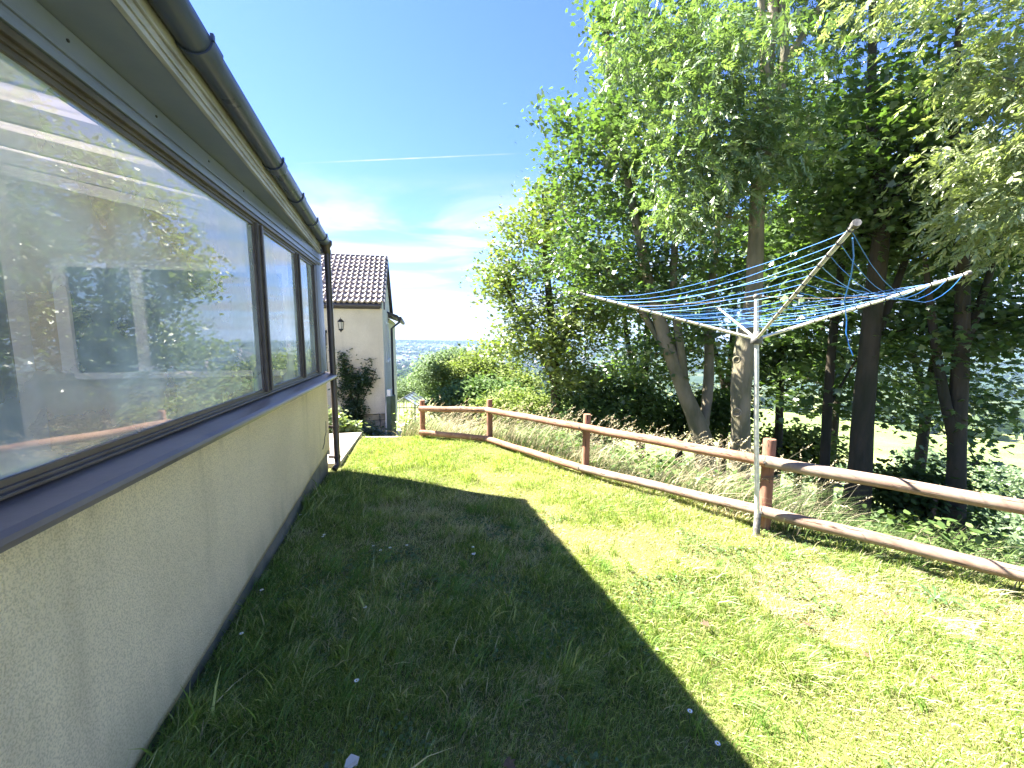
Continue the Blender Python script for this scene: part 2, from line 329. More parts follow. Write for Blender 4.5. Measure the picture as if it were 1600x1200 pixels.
tf = np.stack((idx[:-1], nx[:-1], nx[1:], idx[1:]), -1).reshape(-1, 4)[:, ::-1]
gm = bpy.data.materials.new('ground'); gm.use_nodes = True; t = gm.node_tree; b = t.nodes['Principled BSDF']; b.inputs['Roughness'].default_value = 0.95; b.inputs['Specular IOR Level'].default_value = 0.1
a = t.nodes.new('ShaderNodeVertexColor'); a.layer_name = 'col'; co = t.nodes.new('ShaderNodeTexCoord')
n = t.nodes.new('ShaderNodeTexNoise'); n.inputs['Scale'].default_value = 3; n.inputs['Detail'].default_value = 10; t.links.new(co.outputs['Object'], n.inputs['Vector'])
n2 = t.nodes.new('ShaderNodeTexNoise'); n2.inputs['Scale'].default_value = 0.045; n2.inputs['Detail'].default_value = 10; n2.inputs['Roughness'].default_value = 0.7; t.links.new(co.outputs['Object'], n2.inputs['Vector'])
c = mixc(t, 1.0, a.outputs[0], mixc(t, maprange(t, n.outputs['Fac'], 0.3, 0.7), (0.7, 0.7, 0.65), (1.25, 1.25, 1.2)), 'MULTIPLY')
c = mixc(t, 1.0, c, mixc(t, maprange(t, n2.outputs['Fac'], 0.35, 0.65), (0.75, 0.8, 0.75), (1.2, 1.15, 1.1)), 'MULTIPLY'); t.links.new(c, b.inputs['Base Color'])
bp = t.nodes.new('ShaderNodeBump'); bp.inputs['Strength'].default_value = 0.6; bp.inputs['Distance'].default_value = 0.04; t.links.new(n.outputs['Fac'], bp.inputs['Height']); t.links.new(bp.outputs[0], b.inputs['Normal'])
fx, fy = TX.ravel(), TY.ravel(); dd = outside_dist(fx, fy); rr = np.hypot(fx, fy)
lawn_c = np.array((0.13, 0.13, 0.05)); dirt_c = np.array((0.13, 0.12, 0.055)); field_c = np.array((0.17, 0.225, 0.075)); field2 = np.array((0.25, 0.26, 0.11)); wood_c = np.array((0.035, 0.06, 0.03)); far2 = np.array((0.10, 0.13, 0.06))
def lerp(a_, b_, t_): return a_ * (1 - t_[:, None]) + b_ * t_[:, None]
gc = lerp(lawn_c[None], dirt_c[None], sstep(dd, 0.1, 0.8)); gc = lerp(gc, field_c[None], sstep(dd, 5, 9))
gc = lerp(gc, field2[None], sstep(dd, 9, 20) * (vnoise(fx, fy, 1 / 60.0) > 0.5))
cells = _G[(np.floor(fx / 90 + 3 * vnoise(fx, fy, 1 / 200.0)).astype(int)) % 256, (np.floor(fy / 70).astype(int)) % 256]
farc = lerp(wood_c[None] * 0.8, far2[None] * 0.7, (cells > 0.6).astype(float)); gc = lerp(gc, farc, sstep(rr, 350, 700))
ground = link('ground', np_mesh('ground', np.stack((fx, fy, TZ.ravel()), -1), [tf], gc, True), gm); tag(ground, kind='structure')

# ------------------------------------------------------------------ leaves, grass and trees in numpy
LOBED = np.array([(0, 0), (.30, .06), (.46, .22), (.28, .30), (.50, .62), (.22, .58), (.0, 1.0), (-.22, .58), (-.50, .62), (-.28, .30), (-.46, .22), (-.30, .06)])
OVAL = np.array([(0, 0), (.5, .35), (.38, .72), (0, 1), (-.38, .72), (-.5, .35)])
DIAM = np.array([(0, 0), (.5, .42), (0, 1), (-.5, .42)])
def nrmz(v): return v / (np.linalg.norm(v, axis=-1, keepdims=True) + 1e-9)
def leaves(pos, axis, nrm, ln, wd, shape, bend=0.12):
    axis = nrmz(axis); side = nrmz(np.cross(axis, nrm)); nn = np.cross(side, axis)
    k = len(shape); v = pos[:, None] + axis[:, None] * (shape[None, :, 1:2] * ln[:, None, None]) + side[:, None] * (shape[None, :, 0:1] * wd[:, None, None])
    v = v - nn[:, None] * (np.abs(shape[None, :, 0:1]) * 2 * wd[:, None, None] * bend + (shape[None, :, 1:2] ** 2) * ln[:, None, None] * bend)
    f = np.arange(len(pos) * k).reshape(-1, k)
    return v.reshape(-1, 3), f
class Tree: pass
def grow(trunks, ells, n, rs, step=0.3, up=0.10):
    """trunks: list of (points, radii); ells: (centre, radii, weight). Returns nodes, parents, radii, tip ids"""
    pos = []; par = []; rmin = []
    for pts, rad in trunks:
        pts = np.array(pts, float); base = -1
        if pos:
            q = np.array(pos); j = int(np.argmin(np.linalg.norm(q - pts[0], axis=1)))
            if np.linalg.norm(q[j] - pts[0]) < 0.8: base = j
        seg = np.linalg.norm(np.diff(pts, axis=0), axis=1); cum = np.concatenate(([0], np.cumsum(seg)))
        m = max(3, int(cum[-1] / step) + 1); s = np.linspace(0, cum[-1], m)
        # smooth resample
        X = np.stack([np.interp(s, cum, pts[:, i]) for i in range(3)], -1)
        for _ in range(2): X[1:-1] = 0.25 * X[:-2] + 0.5 * X[1:-1] + 0.25 * X[2:]
        Rd = np.interp(s, cum, rad)
        for i in range(m):
            par.append(base); base = len(pos); pos.append(X[i]); rmin.append(Rd[i])
    nt_ = len(pos)
    W = np.array([e[2] for e in ells], float); W /= W.sum()
    tg = []
    for _ in range(n):
        c, r, _w = ells[rs.choice(len(ells), p=W)]
        u = rs.normal(size=3); u /= np.linalg.norm(u); tg.append(np.array(c) + u * np.array(r) * rs.rand() ** 0.42)
    tg = np.array(tg); tp = np.array(pos)
    dist = np.array([np.min(np.linalg.norm(tp - q, axis=1)) for q in tg]); tg = tg[np.argsort(dist)]
    buf = np.zeros((nt_ + n * 14 + 100, 3)); buf[:nt_] = tp; cnt = nt_
    tips = []
    for q in tg:
        d = np.linalg.norm(buf[:cnt] - q, axis=1) + 0.55 * np.maximum(0, buf[:cnt, 2] - q[2] + 0.1 * np.linalg.norm(buf[:cnt] - q, axis=1))
        j = int(np.argmin(d)); p = buf[j]; L = np.linalg.norm(q - p)
        if L < 0.05: tips.append(j); continue
        k = min(12, max(1, int(math.ceil(L / step))))
        pj = par[j]; pd = (p - buf[pj]) if pj >= 0 else np.array((0, 0, 1.0)); pd = pd / (np.linalg.norm(pd) + 1e-6)
        ctrl = p + (q - p) * 0.5 + pd * L * 0.12 + np.array((0, 0, up * L)) + rs.normal(size=3) * 0.05 * L
        last = j
        for i in range(1, k + 1):
            t_ = i / k; x = (1 - t_) ** 2 * p + 2 * t_ * (1 - t_) * ctrl + t_ * t_ * q
            if i < k: x = x + rs.normal(size=3) * 0.018
            buf[cnt] = x; par.append(last); rmin.append(0.0); last = cnt; cnt += 1
        tips.append(last)
    nodes = buf[:cnt]; par = np.array(par); acc = np.zeros(cnt)
    for i in range(cnt - 1, -1, -1):
        if acc[i] == 0: acc[i] = 0.0036 ** 2.3
        if par[i] >= 0: acc[par[i]] += acc[i]
    rad = np.maximum(acc ** (1 / 2.3), np.array(rmin))
    return nodes, par, rad, np.array(tips)
def branch_mesh(name, nodes, par, rad, minr=0.0, nbig=10):
    kids = [[] for _ in nodes]
    for i, p in enumerate(par):
        if p >= 0: kids[p].append(i)
    V = []; F = []; base = 0
    stack = [(i, None) for i, p in enumerate(par) if p < 0]
    while stack:
        i, pa = stack.pop()
        chain = [] if pa is None else [pa]
        rr_ = [] if pa is None else [min(rad[pa], rad[i] * 1.15)]
        cur = i
        while True:
            chain.append(cur); rr_.append(rad[cur]); ks = [k for k in kids[cur] if rad[k] >= minr]
            if not ks: break
            ks.sort(key=lambda k: -rad[k]); 
            for k in ks[1:]: stack.append((k, cur))
            cur = ks[0]
        if len(chain) < 2 or rr_[0] < minr: continue
        X = nodes[chain]; Rr = np.array(rr_); Rr[1:] = np.minimum(Rr[1:], np.maximum.accumulate(Rr[::-1])[::-1][1:])
        m = nbig if Rr.max() > 0.07 else (6 if Rr.max() > 0.02 else 3)
        T = nrmz(np.gradient(X, axis=0)); ref = np.array((0.31, 0.2, 0.93)) if abs(T[0, 2]) < 0.8 else np.array((1.0, 0.1, 0))
        U = nrmz(np.cross(T, ref)); Wv = np.cross(T, U); aa = np.linspace(0, 2 * np.pi, m, endpoint=False)
        wob = 1.0
        ring = X[:, None] + (U[:, None] * np.cos(aa)[None, :, None] + Wv[:, None] * np.sin(aa)[None, :, None]) * (Rr[:, None, None])
        if m == nbig:
            nn = 1 + 0.10 * (vnoise(X[:, 2][:, None] * 3 + 0 * aa, aa[None] * 1.2 + 0 * X[:, 2][:, None], 1.3) - 0.5) * 2
            ring = X[:, None] + (ring - X[:, None]) * nn[..., None]
        V.append(ring.reshape(-1, 3)); c = len(X)
        I = base + np.arange(c * m).reshape(c, m); J = np.roll(I, -1, 1)
        F.append(np.stack((I[:-1], J[:-1], J[1:], I[1:]), -1).reshape(-1, 4)); base += c * m
    return np_mesh(name, np.concatenate(V), [np.concatenate(F)], smooth=True)
def crown_mesh(name, nodes, par, tips, kind, per, rs, size=1.0, spread=0.2, cols=((0.07, 0.11, 0.03), (0.12, 0.16, 0.04)), flat=0.5, wind=(0.5, -0.2, 0), bare=0.0):
    tip = nodes[tips]; par_ = par[tips]; pd = nrmz(tip - nodes[np.maximum(par_, 0)])
    cl = rs.rand(len(tips)); keep = rs.rand(len(tips)) > bare; tip, pd, cl = tip[keep], pd[keep], cl[keep]
    c0, c1 = np.array(cols[0]), np.array(cols[1]); T_ = len(tip)
    if kind == 'ash':
        reps = np.repeat(np.arange(T_), per); n = len(reps)
        base = tip[reps] - pd[reps] * (rs.rand(n, 1) * 0.30) + rs.normal(size=(n, 3)) * np.array((1, 1, 0.7)) * spread
        d = nrmz(pd[reps] * 0.7 + rs.normal(size=(n, 3)) * 0.7 + np.array(wind) * 0.9 + np.array((0, 0, -0.25))); L = (0.16 + 0.10 * rs.rand(n)) * size
        nm = nrmz(np.cross(d, rs.normal(size=(n, 3)))); nm = nrmz(nm * np.sign(nm[:, 2:3] + 1e-6) + np.array((0, 0, 0.8))); sd = nrmz(np.cross(d, nm))
        P_, A_, Nn, ln, wd, cc = [], [], [], [], [], []
        colr = c0 + (c1 - c0) * np.clip(0.5 * cl[reps] + 0.5 * rs.rand(n), 0, 1)[:, None]
        for k in range(9):
            q = [0.30, 0.30, 0.48, 0.48, 0.66, 0.66, 0.84, 0.84, 0.95][k]; s = [1, -1, 1, -1, 1, -1, 1, -1, 0][k]
            P_.append(base + d * (L * q)[:, None] + np.array((0, 0, -1.0)) * (L * q * q * 0.35)[:, None])
            A_.append(nrmz(d * (0.75 if s else 1) + sd * s * 0.85 + rs.normal(size=(n, 3)) * 0.16 + np.array((0, 0, -0.25)))); Nn.append(nrmz(nm + rs.normal(size=(n, 3)) * 0.25))
            ln.append(L * (0.42 + 0.08 * rs.rand(n))); wd.append(L * (0.15 + 0.03 * rs.rand(n))); cc.append(colr * (0.85 + 0.3 * rs.rand(n, 1)))
        v, f = leaves(np.concatenate(P_), np.concatenate(A_), np.concatenate(Nn), np.concatenate(ln), np.concatenate(wd), DIAM); k = 4; cc = np.concatenate(cc)
    else:
        shape = LOBED if kind == 'lobed' else OVAL
        reps = np.repeat(np.arange(T_), per); n = len(reps)
        base = tip[reps] - pd[reps] * (rs.rand(n, 1) * 0.35) + rs.normal(size=(n, 3)) * np.array((1, 1, flat)) * spread
        d = nrmz(rs.normal(size=(n, 3)) * np.array((1, 1, 0.35)) + np.array(wind) + np.array((0, 0, -0.35)))
        nm = nrmz(rs.normal(size=(n, 3)) * 0.42 + np.array((0, 0, 1.0))); L = (0.085 + 0.055 * rs.rand(n)) * size
        w_ = L * ((1.05 + 0.15 * rs.rand(n)) if kind == 'lobed' else (0.5 + 0.12 * rs.rand(n)))
        v, f = leaves(base, d, nm, L, w_, shape, 0.10); k = len(shape)
        cc = (c0 + (c1 - c0) * np.clip(0.5 * cl[reps] + 0.5 * rs.rand(n), 0, 1)[:, None]) * (0.85 + 0.3 * rs.rand(n, 1))
    return np_mesh(name, v, [f], np.repeat(cc, k, axis=0))
NLEAF = [0]
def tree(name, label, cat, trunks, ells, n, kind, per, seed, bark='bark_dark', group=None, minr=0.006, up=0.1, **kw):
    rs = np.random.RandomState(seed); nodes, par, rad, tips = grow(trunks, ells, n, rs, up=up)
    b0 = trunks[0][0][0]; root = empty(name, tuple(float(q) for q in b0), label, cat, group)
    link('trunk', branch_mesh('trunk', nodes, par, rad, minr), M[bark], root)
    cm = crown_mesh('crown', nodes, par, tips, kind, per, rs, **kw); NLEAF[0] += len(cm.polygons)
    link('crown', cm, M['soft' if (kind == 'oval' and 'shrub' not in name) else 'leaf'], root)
    return root
def gp(px, Y, dz=-0.05):   # ground point under an image column at a distance
    p = P(px, 700, Y); return np.array((p[0], Y, float(ZT(p[0], Y)) + dz))

exec_parts = []
# ================================================================== HOUSE BESIDE THE CAMERA
KW = 0.237
def W(y, o, z): return (-1.018 - KW * y + 0.973 * o, y + 0.2306 * o, z)
house = empty('house', W(4.56, 0, 0), 'cream roughcast building with long brown-framed windows and brown gutter beside the lawn', 'house')
Y0, Y1 = -2.6, 4.63
# roughcast lower wall, as a fine sheet with a gentle hand-floated unevenness and real thickness
ny, nzz = 140, 30; vs = []; 
def zb(y): return max(-0.1, 0.05 + (y - 1.3) / 3.2 * 0.21)
rs0 = np.random.RandomState(3)
for j in range(nzz + 1):
    for i in range(ny + 1):
        y = Y0 + (Y1 - Y0) * i / ny; q = j / nzz; z = zb(y) + (1.115 - zb(y)) * q
        o = 0.008 * (float(vnoise(y, z, 2.2)) - 0.5) + 0.004 * (float(vnoise(y, z, 7)) - 0.5)
        if j == 0: z += 0.012 * (float(vnoise(y, 0, 9)) - 0.5)
        vs.append(W(y, o, z))
fs = [(j * (ny + 1) + i, j * (ny + 1) + i + 1, (j + 1) * (ny + 1) + i + 1, (j + 1) * (ny + 1) + i) for j in range(nzz) for i in range(ny)]
nb = len(vs)
for i in range(ny + 1):
    y = Y0 + (Y1 - Y0) * i / ny; vs.append(W(y, -0.03, zb(y)))
fs += [(i, nb + i, nb + i + 1, i + 1) for i in range(ny)]
mb = MB(); mb.add(vs, fs, True)
mb.box(Y0, Y1 - 0.002, -0.20, -0.032, 0.25, 1.115, W)                       # core
mb.box(Y1 - 0.001, Y1 + 0.03, -2.6, -0.0, 0.20, 1.115, W)
mb.box(Y1 - 0.06, Y1 + 0.028, -2.6, -0.075, 1.12, 2.45, W)       # end wall above sill, solid instead of glazed to keep sun off the lawn
mb.box8([W(Y1 - 0.06, -2.6, 2.451), W(Y1 + 0.028, -2.6, 2.451), W(Y1 + 0.028, -0.02, 2.451), W(Y1 - 0.06, -0.02, 2.451), W(Y1 - 0.06, -2.6, 3.12), W(Y1 + 0.028, -2.6, 3.12), W(Y1 + 0.028, -0.02, 2.60), W(Y1 - 0.06, -0.02, 2.60)])
mb.build('wall', M['render'], house)
MB().box(Y0, Y1 + 0.012, -0.20, -0.026, -0.6, 0.24, W).build('plinth', M['plinth'], house)
MB().box(Y0, Y1, -2.75, -2.6, -0.2, 3.2, W).build('back_wall', M['white'], house)
MB().box(Y0, Y1 - 0.06, -2.59, -0.21, -0.1, 0.06, W).build('floor', M['floor'], house)
# sill with rounded nose
mb = MB(); prof = [(-0.16, 1.165), (-0.02, 1.160), (0.095, 1.128), (0.112, 1.118), (0.116, 1.105), (0.110, 1.088), (0.085, 1.086), (0.085, 1.10), (-0.16, 1.118)]
yy = np.linspace(Y0, Y1 + 0.05, 60); vs = []
for y in yy:
    dz = 0.004 * (float(vnoise(y, 3, 1.4)) - 0.5)
    for o, z in prof: vs.append(W(y, o, z + dz))
k = len(prof); fs = [(i * k + j, i * k + (j + 1) % k, (i + 1) * k + (j + 1) % k, (i + 1) * k + j) for i in range(len(yy) - 1) for j in range(k)]
fs += [tuple(range(k)), tuple(range((len(yy) - 1) * k + k - 1, (len(yy) - 1) * k - 1, -1))]
mb.add(vs, fs); mb.build('sill', M['sill'], house)
# windows: three lights with frame, beads, pane
GT, GB = 2.29, 1.182
lights = [(-2.5, 0.86), (0.945, 2.765), (2.86, 3.70), (3.79, 4.30)]
fr = MB()
fr.box(Y0, 4.40, -0.07, 0.004, 1.163, GB, W)                                   # bottom rail
fr.box(Y0, 4.40, -0.05, 0.018, 1.160, GB - 0.012, W)
fr.box(Y0, 4.40, -0.07, 0.004, GT, GT + 0.035, W)
fr.box(Y0, 4.40, -0.05, 0.020, GT + 0.014, GT + 0.036, W)
for a0, a1 in ((-2.6, -2.5), (0.86, 0.945), (4.30, 4.40)): fr.box(a0, a1, -0.072, 0.012, GB, GT, W)
fr.build('window_frame', M['frame'], house, bevel=0.003)
for a0, a1, o1 in ((2.765, 2.86, 0.016), (3.70, 3.79, 0.004)):
    m_ = MB(); m_.box(a0, a1, -0.074, o1, GB, GT, W); m_.box(a0 + 0.034, a1 - 0.034, o1 + .001, o1 + 0.014, GB + .002, GT - .002, W)
    m_.build('mullion', M['frame'], house, bevel=0.003)
for a0, a1 in lights:
    wn = MB()
    for q in ((a0, a0 + 0.018, GB, GT), (a1 - 0.018, a1, GB, GT)): wn.box(q[0], q[1], -0.03, -0.004, q[2], q[3], W)
    wn.box(a0 + 0.018, a1 - 0.018, -0.03, -0.004, GB, GB + 0.018, W); wn.box(a0 + 0.018, a1 - 0.018, -0.03, -0.004, GT - 0.018, GT, W)
    wo = wn.build('window', M['frame'], house)
    pn = MB(); pn.add([W(a0 + 0.018, -0.016, GB + 0.018), W(a1 - 0.018, -0.016, GB + 0.018), W(a1 - 0.018, -0.016, GT - 0.018), W(a0 + 0.018, -0.016, GT - 0.018)], [(0, 1, 2, 3)])
    pn.build('pane', M['glass'], wo)
# head board above the windows, plus narrow cover strips
hb = MB(); hb.box(Y0, 4.55, -0.10, 0.012, GT + 0.037, 2.462, W)
hb.box(Y0, 4.55, 0.0125, 0.026, GT + 0.040, GT + 0.062, W)
hb.box(Y0, 4.55, 0.0125, 0.022, GT + 0.085, GT + 0.094, W)
hb.box(4.41, 4.55, -0.08, 0.010, 1.163, GT + 0.036, W)
hb.box(4.5505, 4.602, -0.10, 0.011, GT + 0.037, 2.461, W); hb.box(4.5505, 4.602, -0.073, 0.009, 1.168, GT + 0.036, W); hb.box(4.603, 4.661, -0.0745, 0.010, 1.168, 2.4625, W)
hb.build('head_board', M['board'], house, bevel=0.002)
for y in np.arange(0.9, 4.5, 0.42): MB().tube([W(y, 0.011, 2.425), W(y, 0.0155, 2.425)], 0.005, 8).build('screw', M['black'], house)
# roof edge: splayed, so the overhang widens towards the camera
def FX(y, o, z): return (-0.718 - 0.303 * y + o * 0.957, y + o * 0.29, z)       # fascia line
sf = MB(); vs = []
for y in (Y0, 4.63): vs += [W(y, -0.02, 2.465), FX(y, 0, 2.465), FX(y, 0, 2.477), W(y, -0.02, 2.477)]
sf.add(vs, [(0, 1, 5, 4), (1, 2, 6, 5), (2, 3, 7, 6), (3, 0, 4, 7), (0, 3, 2, 1), (4, 5, 6, 7)]); sf.build('soffit', M['board'], house)
fa = MB(); fa.box(Y0, 4.63, 0.0, 0.018, 2.455, 2.60, FX); fa.box(Y0, 4.63, 0.0185, 0.026, 2.475, 2.486, FX); fa.box(Y0, 4.63, 0.0185, 0.030, 2.510, 2.520, FX)
fa.build('fascia', M['fascia'], house, bevel=0.002)
# gutter, half round with thickness
def GX(y, o, z): return (-0.583 - 0.304 * y + (o - 0.057) * 0.957, y + (o - 0.057) * 0.29, z)
GZ = 2.600; prof = [(0.057 * math.cos(q), -0.057 * math.sin(q)) for q in np.linspace(0, math.pi, 15)] + [(0.053 * math.cos(q), -0.053 * math.sin(q)) for q in np.linspace(math.pi, 0, 15)]
def extr(prof, y0, y1, T, zc, mbb, smooth=True):
    k = len(prof); vs = [T(y, o, zc + z) for y in (y0, y1) for o, z in prof]
    mbb.add(vs, [(j, (j + 1) % k, k + (j + 1) % k, k + j) for j in range(k)], smooth); h = k // 2
    for b_ in (0, k): mbb.add([vs[b_ + j] for j in range(k)], [(j, j + 1, k - 2 - j, k - 1 - j) for j in range(h - 1)])
gmb = MB(); extr(prof, Y0, 4.66, GX, GZ, gmb)
gut = gmb.build('gutter', M['gutter'], house)
p2 = [(0.064 * math.cos(q), -0.064 * math.sin(q)) for q in np.linspace(0, math.pi, 15)] + [(0.058 * math.cos(q), -0.058 * math.sin(q)) for q in np.linspace(math.pi, 0, 15)]
for y in (-1.2, 0.3, 1.62, 2.62, 3.22, 3.85, 4.42):
    u = MB(); extr(p2, y - 0.045, y + 0.045, GX, GZ, u); u.box(y - 0.05, y - 0.035, 0.055, 0.066, GZ - 0.01, GZ + 0.014, GX)
    u.box(y - 0.016, y + 0.016, -0.075, -0.063, GZ - 0.09, GZ + 0.0, GX); u.build('gutter_bracket', M['gutter'], gut)
# roof sheet, corrugated and translucent, with rafters
rf = MB(); nyy = 240; yy = np.linspace(Y0, 4.655, nyy); vs = []
for k_, (o, z) in enumerate(((0, 0), (1, 0))):
    for th in (0, 0.006):
        for i, y in enumerate(yy):
            wv = 0.012 * math.sin(i * 1.3)
            if k_ == 0: p = FX(y, 0.05, 2.615 + wv + th)
            else: p = W(y, -2.7, 3.16 + wv + th)
            vs.append(p)
n_ = nyy
fs = [(i, i + 1, 2 * n_ + i + 1, 2 * n_ + i) for i in range(n_ - 1)] + [(n_ + i, 3 * n_ + i, 3 * n_ + i + 1, n_ + i + 1) for i in range(n_ - 1)] + [(i, n_ + i, n_ + i + 1, i + 1) for i in range(n_ - 1)]
rf.add(vs, fs, True); roof = rf.build('roof', M['poly'], house)
for y in np.arange(-2.4, 4.6, 0.62):
    r_ = MB(); p = [W(y, -0.03, 2.479), W(y + 0.045, -0.03, 2.479), W(y + 0.045, -2.6, 3.00), W(y, -2.6, 3.00)]
    q = [(a_[0], a_[1], a_[2] + 0.10) for a_ in p]; r_.box8(p + q); r_.build('rafter', M['white'], roof)
bb_ = MB(); p = [FX(4.632, 0.10, 2.50), FX(4.658, 0.10, 2.50), W(4.658, -0.02, 2.44), W(4.632, -0.02, 2.44)]
bb_.box8(p + [FX(4.632, 0.10, 2.64), FX(4.658, 0.10, 2.64), W(4.658, -0.02, 2.645), W(4.632, -0.02, 2.645)])
bb_.box8([W(4.632, -2.7, 3.02), W(4.658, -2.7, 3.02), W(4.658, -0.021, 2.44), W(4.632, -0.021, 2.44), W(4.632, -2.7, 3.20), W(4.658, -2.7, 3.20), W(4.658, -0.021, 2.645), W(4.632, -0.021, 2.645)])
bb_.build('bargeboard', M['board'], house)  # cover added at the roof end, closing a gap that lit the lawn
# interior: window frame with dark panels against the solid end wall
YE = Y1 - 0.062
di = MB()
for a_, b_ in ((-2.35, -2.24), (-1.72, -1.62), (-0.36, -0.28)): di.box(YE - 0.05, YE, a_, b_, 1.20, 2.30, W)
for a_, b_ in ((-2.24, -1.72), (-1.62, -0.36)): di.box(YE - 0.05, YE, a_, b_, 2.22, 2.30, W); di.box(YE - 0.08, YE, a_, b_, 1.14, 1.20, W)
di.build('inner_window_frame', M['white'], house)
for a_, b_ in ((-2.24, -1.72), (-1.62, -0.36)): MB().box(YE - 0.012, YE, a_, b_, 1.201, 2.219, W).build('inner_window_pane', M['screen'], house)
ct = MB(); vs = []; ncf = 90
for j, z in enumerate((1.19, 2.27)):
    for i in range(ncf):
        q = i / (ncf - 1); vs.append(W(0.98 + q * 0.42, -0.30 + 0.03 * math.sin(i * 0.9) + 0.01 * math.sin(i * 0.37), z))
for v in list(vs): vs.append((v[0] - 0.004, v[1], v[2]))
ct.add(vs, [(i, i + 1, ncf + i + 1, ncf + i) for i in range(ncf - 1)] + [(2 * ncf + i, 3 * ncf + i, 3 * ncf + i + 1, 2 * ncf + i + 1) for i in range(ncf - 1)], True)
tag(ct.build('curtain', M['curtain']), 'brown curtain hanging inside the near end of the long window', 'curtain')
# downpipe with offset shoe and clips
dpx, dpy = -2.045, 4.665
dp_ = MB(); dp_.tube([(dpx + 0.0, dpy, 2.555), (dpx, dpy, 2.40), (dpx, dpy, 1.4), (dpx, dpy, 0.12), (dpx + 0.005, dpy - 0.01, 0.07), (dpx - 0.01, dpy - 0.075, 0.03)], 0.034, 16)
dpo = dp_.build('downpipe', M['pipe'], house)
oc = MB(); oc.lathe([(0.04, -0.06), (0.04, 0.0), (0.062, 0.03), (0.062, 0.075)], (dpx + 0.002, dpy - 0.02, 2.53), 16); oc.tube([(dpx, dpy, 2.47), (dpx, dpy, 2.51)], 0.04, 16); oc.build('outlet', M['pipe'], dpo)
for z in (1.105, 0.52, 0.16):
    c_ = MB(); c_.tube([(dpx, dpy, z - 0.014), (dpx, dpy, z + 0.014)], 0.040, 16); c_.box(dpx - 0.10, dpx - 0.036, dpy - 0.01, dpy + 0.01, z - 0.012, z + 0.012); c_.build('pipe_clip', M['pipe'], dpo)
# crack in the render and a small waste pipe at the far corner
mb = MB(); mb.tube([W(4.50, 0.004, 0.62), W(4.47, 0.008, 0.50), W(4.40, 0.007, 0.46), W(4.36, 0.008, 0.40), W(4.28, 0.006, 0.36)], 0.004, 5)
mb.build('crack', M['plinth'], house)

# ================================================================== SECOND HOUSE
C2 = np.array((-3.28, 10.5))
def H(a_, b_, z): return (C2[0] + 0.973 * a_ - 0.2306 * b_, C2[1] + 0.2306 * a_ + 0.973 * b_, z)
h2 = empty('house', (C2[0], C2[1], -0.95), 'small cream rendered house with brown pantile roof beyond the downpipe', 'house')
ez = float(P(597, 482, 10.5)[2]); pz = float(P(600, 646, 10.5)[2])
mb = MB(); mb.box(-6, 0, 0, 2.2, pz, ez, H); 
mb.box(-6, 0.0, 2.201, 7, -1.6, ez - 0.25, H)
rz = float(P(595, 402, 12.4)[2])
mb.add([H(-.02, 0.01, ez), H(-.02, 1.95, rz - 0.08), H(-.02, 3.9, ez), H(-6, 0.01, ez), H(-6, 1.95, rz - 0.08), H(-6, 3.9, ez)], [(0, 2, 1), (3, 4, 5), (0, 1, 4, 3), (1, 2, 5, 4)])
mb.build('wall', M['render2'], h2)
pl = MB()
rsp = random.Random(4); z = -1.5
while z < pz - 0.02:
    hh = min(0.2 + rsp.random() * 0.06, pz - z - 0.012); x = -0.56
    while x < 0.0:
        ww = min(0.22 + rsp.random() * 0.25, 0.0 - x)
        if -x - ww < 0.08: ww = -x
        pl.box(x, x + ww - 0.012, 0.03 + rsp.random() * 0.012, 0.3, z, z + hh - 0.012, H); x += ww
    x = 0.3
    while x < 2.2:
        ww = min(0.3 + rsp.random() * 0.25, 2.2 - x); pl.box(-0.3, -0.03 - rsp.random() * 0.012, x, x + ww - 0.012, z, z + hh - 0.012, H); x += ww
    z += hh
pl.box(-6, -1.35, 0.04, 0.3, -1.5, pz - 0.002, H)
pl.build('plinth', M['stone'], h2, bevel=0.01)
MB().box(-1.35, -0.56, 0.5, 0.55, -1.6, pz - 0.003, H).build('underfloor_shade_panel', M['dark'], h2)  # black panel, the shade of the underfloor void put into colour
MB().box(-5.9, -0.1, 0.35, 2.0, -1.6, pz - 0.05, H).build('underfloor_shade_block', M['dark'], h2)  # black fill behind the plinth, also shade of the void as colour
# pantiles: courses of a wavy sheet, each lapping the one below
def wave(u):
    u = u % 1.0
    return 0.042 * (0.5 - 0.5 * math.cos(2 * math.pi * min(u / 0.55, 1))) if u < 0.55 else -0.006 * math.sin(math.pi * (u - 0.55) / 0.45)
nC = 11; roofm = MB(); a0, a1 = -6.1, 0.04; TW = 0.135; per_ = 8
slope_len = 1.95; ez0 = float(P(597, 474, 10.4)[2])
nn_ = int((a1 - a0) / TW) * per_
def RS(a_, s, h):   # s: 0 eave .. 1 ridge
    b_ = -0.14 + s * (1.95 + 0.14); z_ = ez0 + s * (rz - ez0)
    ang_ = math.atan2(rz - ez0, 2.09); return H(a_, b_ - math.sin(ang_) * h, z_ + math.cos(ang_) * h)
for c_ in range(nC):
    s0, s1 = c_ / nC, (c_ + 1.08) / nC; vs = []
    for (s, lift) in ((s0, -0.004), (s0, 0.050), (s1, 0.004)):
        for i in range(nn_ + 1):
            u = i / per_ + rsp.random() * 0.02; vs.append(RS(a1 - TW * i / per_, s + (rsp.random() - .5) * 0.002, lift + wave(u) * (1.0 if lift > -0.001 else 1.0)))
    k = nn_ + 1; roofm.add(vs, [(r * k + i, r * k + i + 1, (r + 1) * k + i + 1, (r + 1) * k + i) for r in range(2) for i in range(nn_)])
ro = roofm.build('roof', M['tile'], h2)
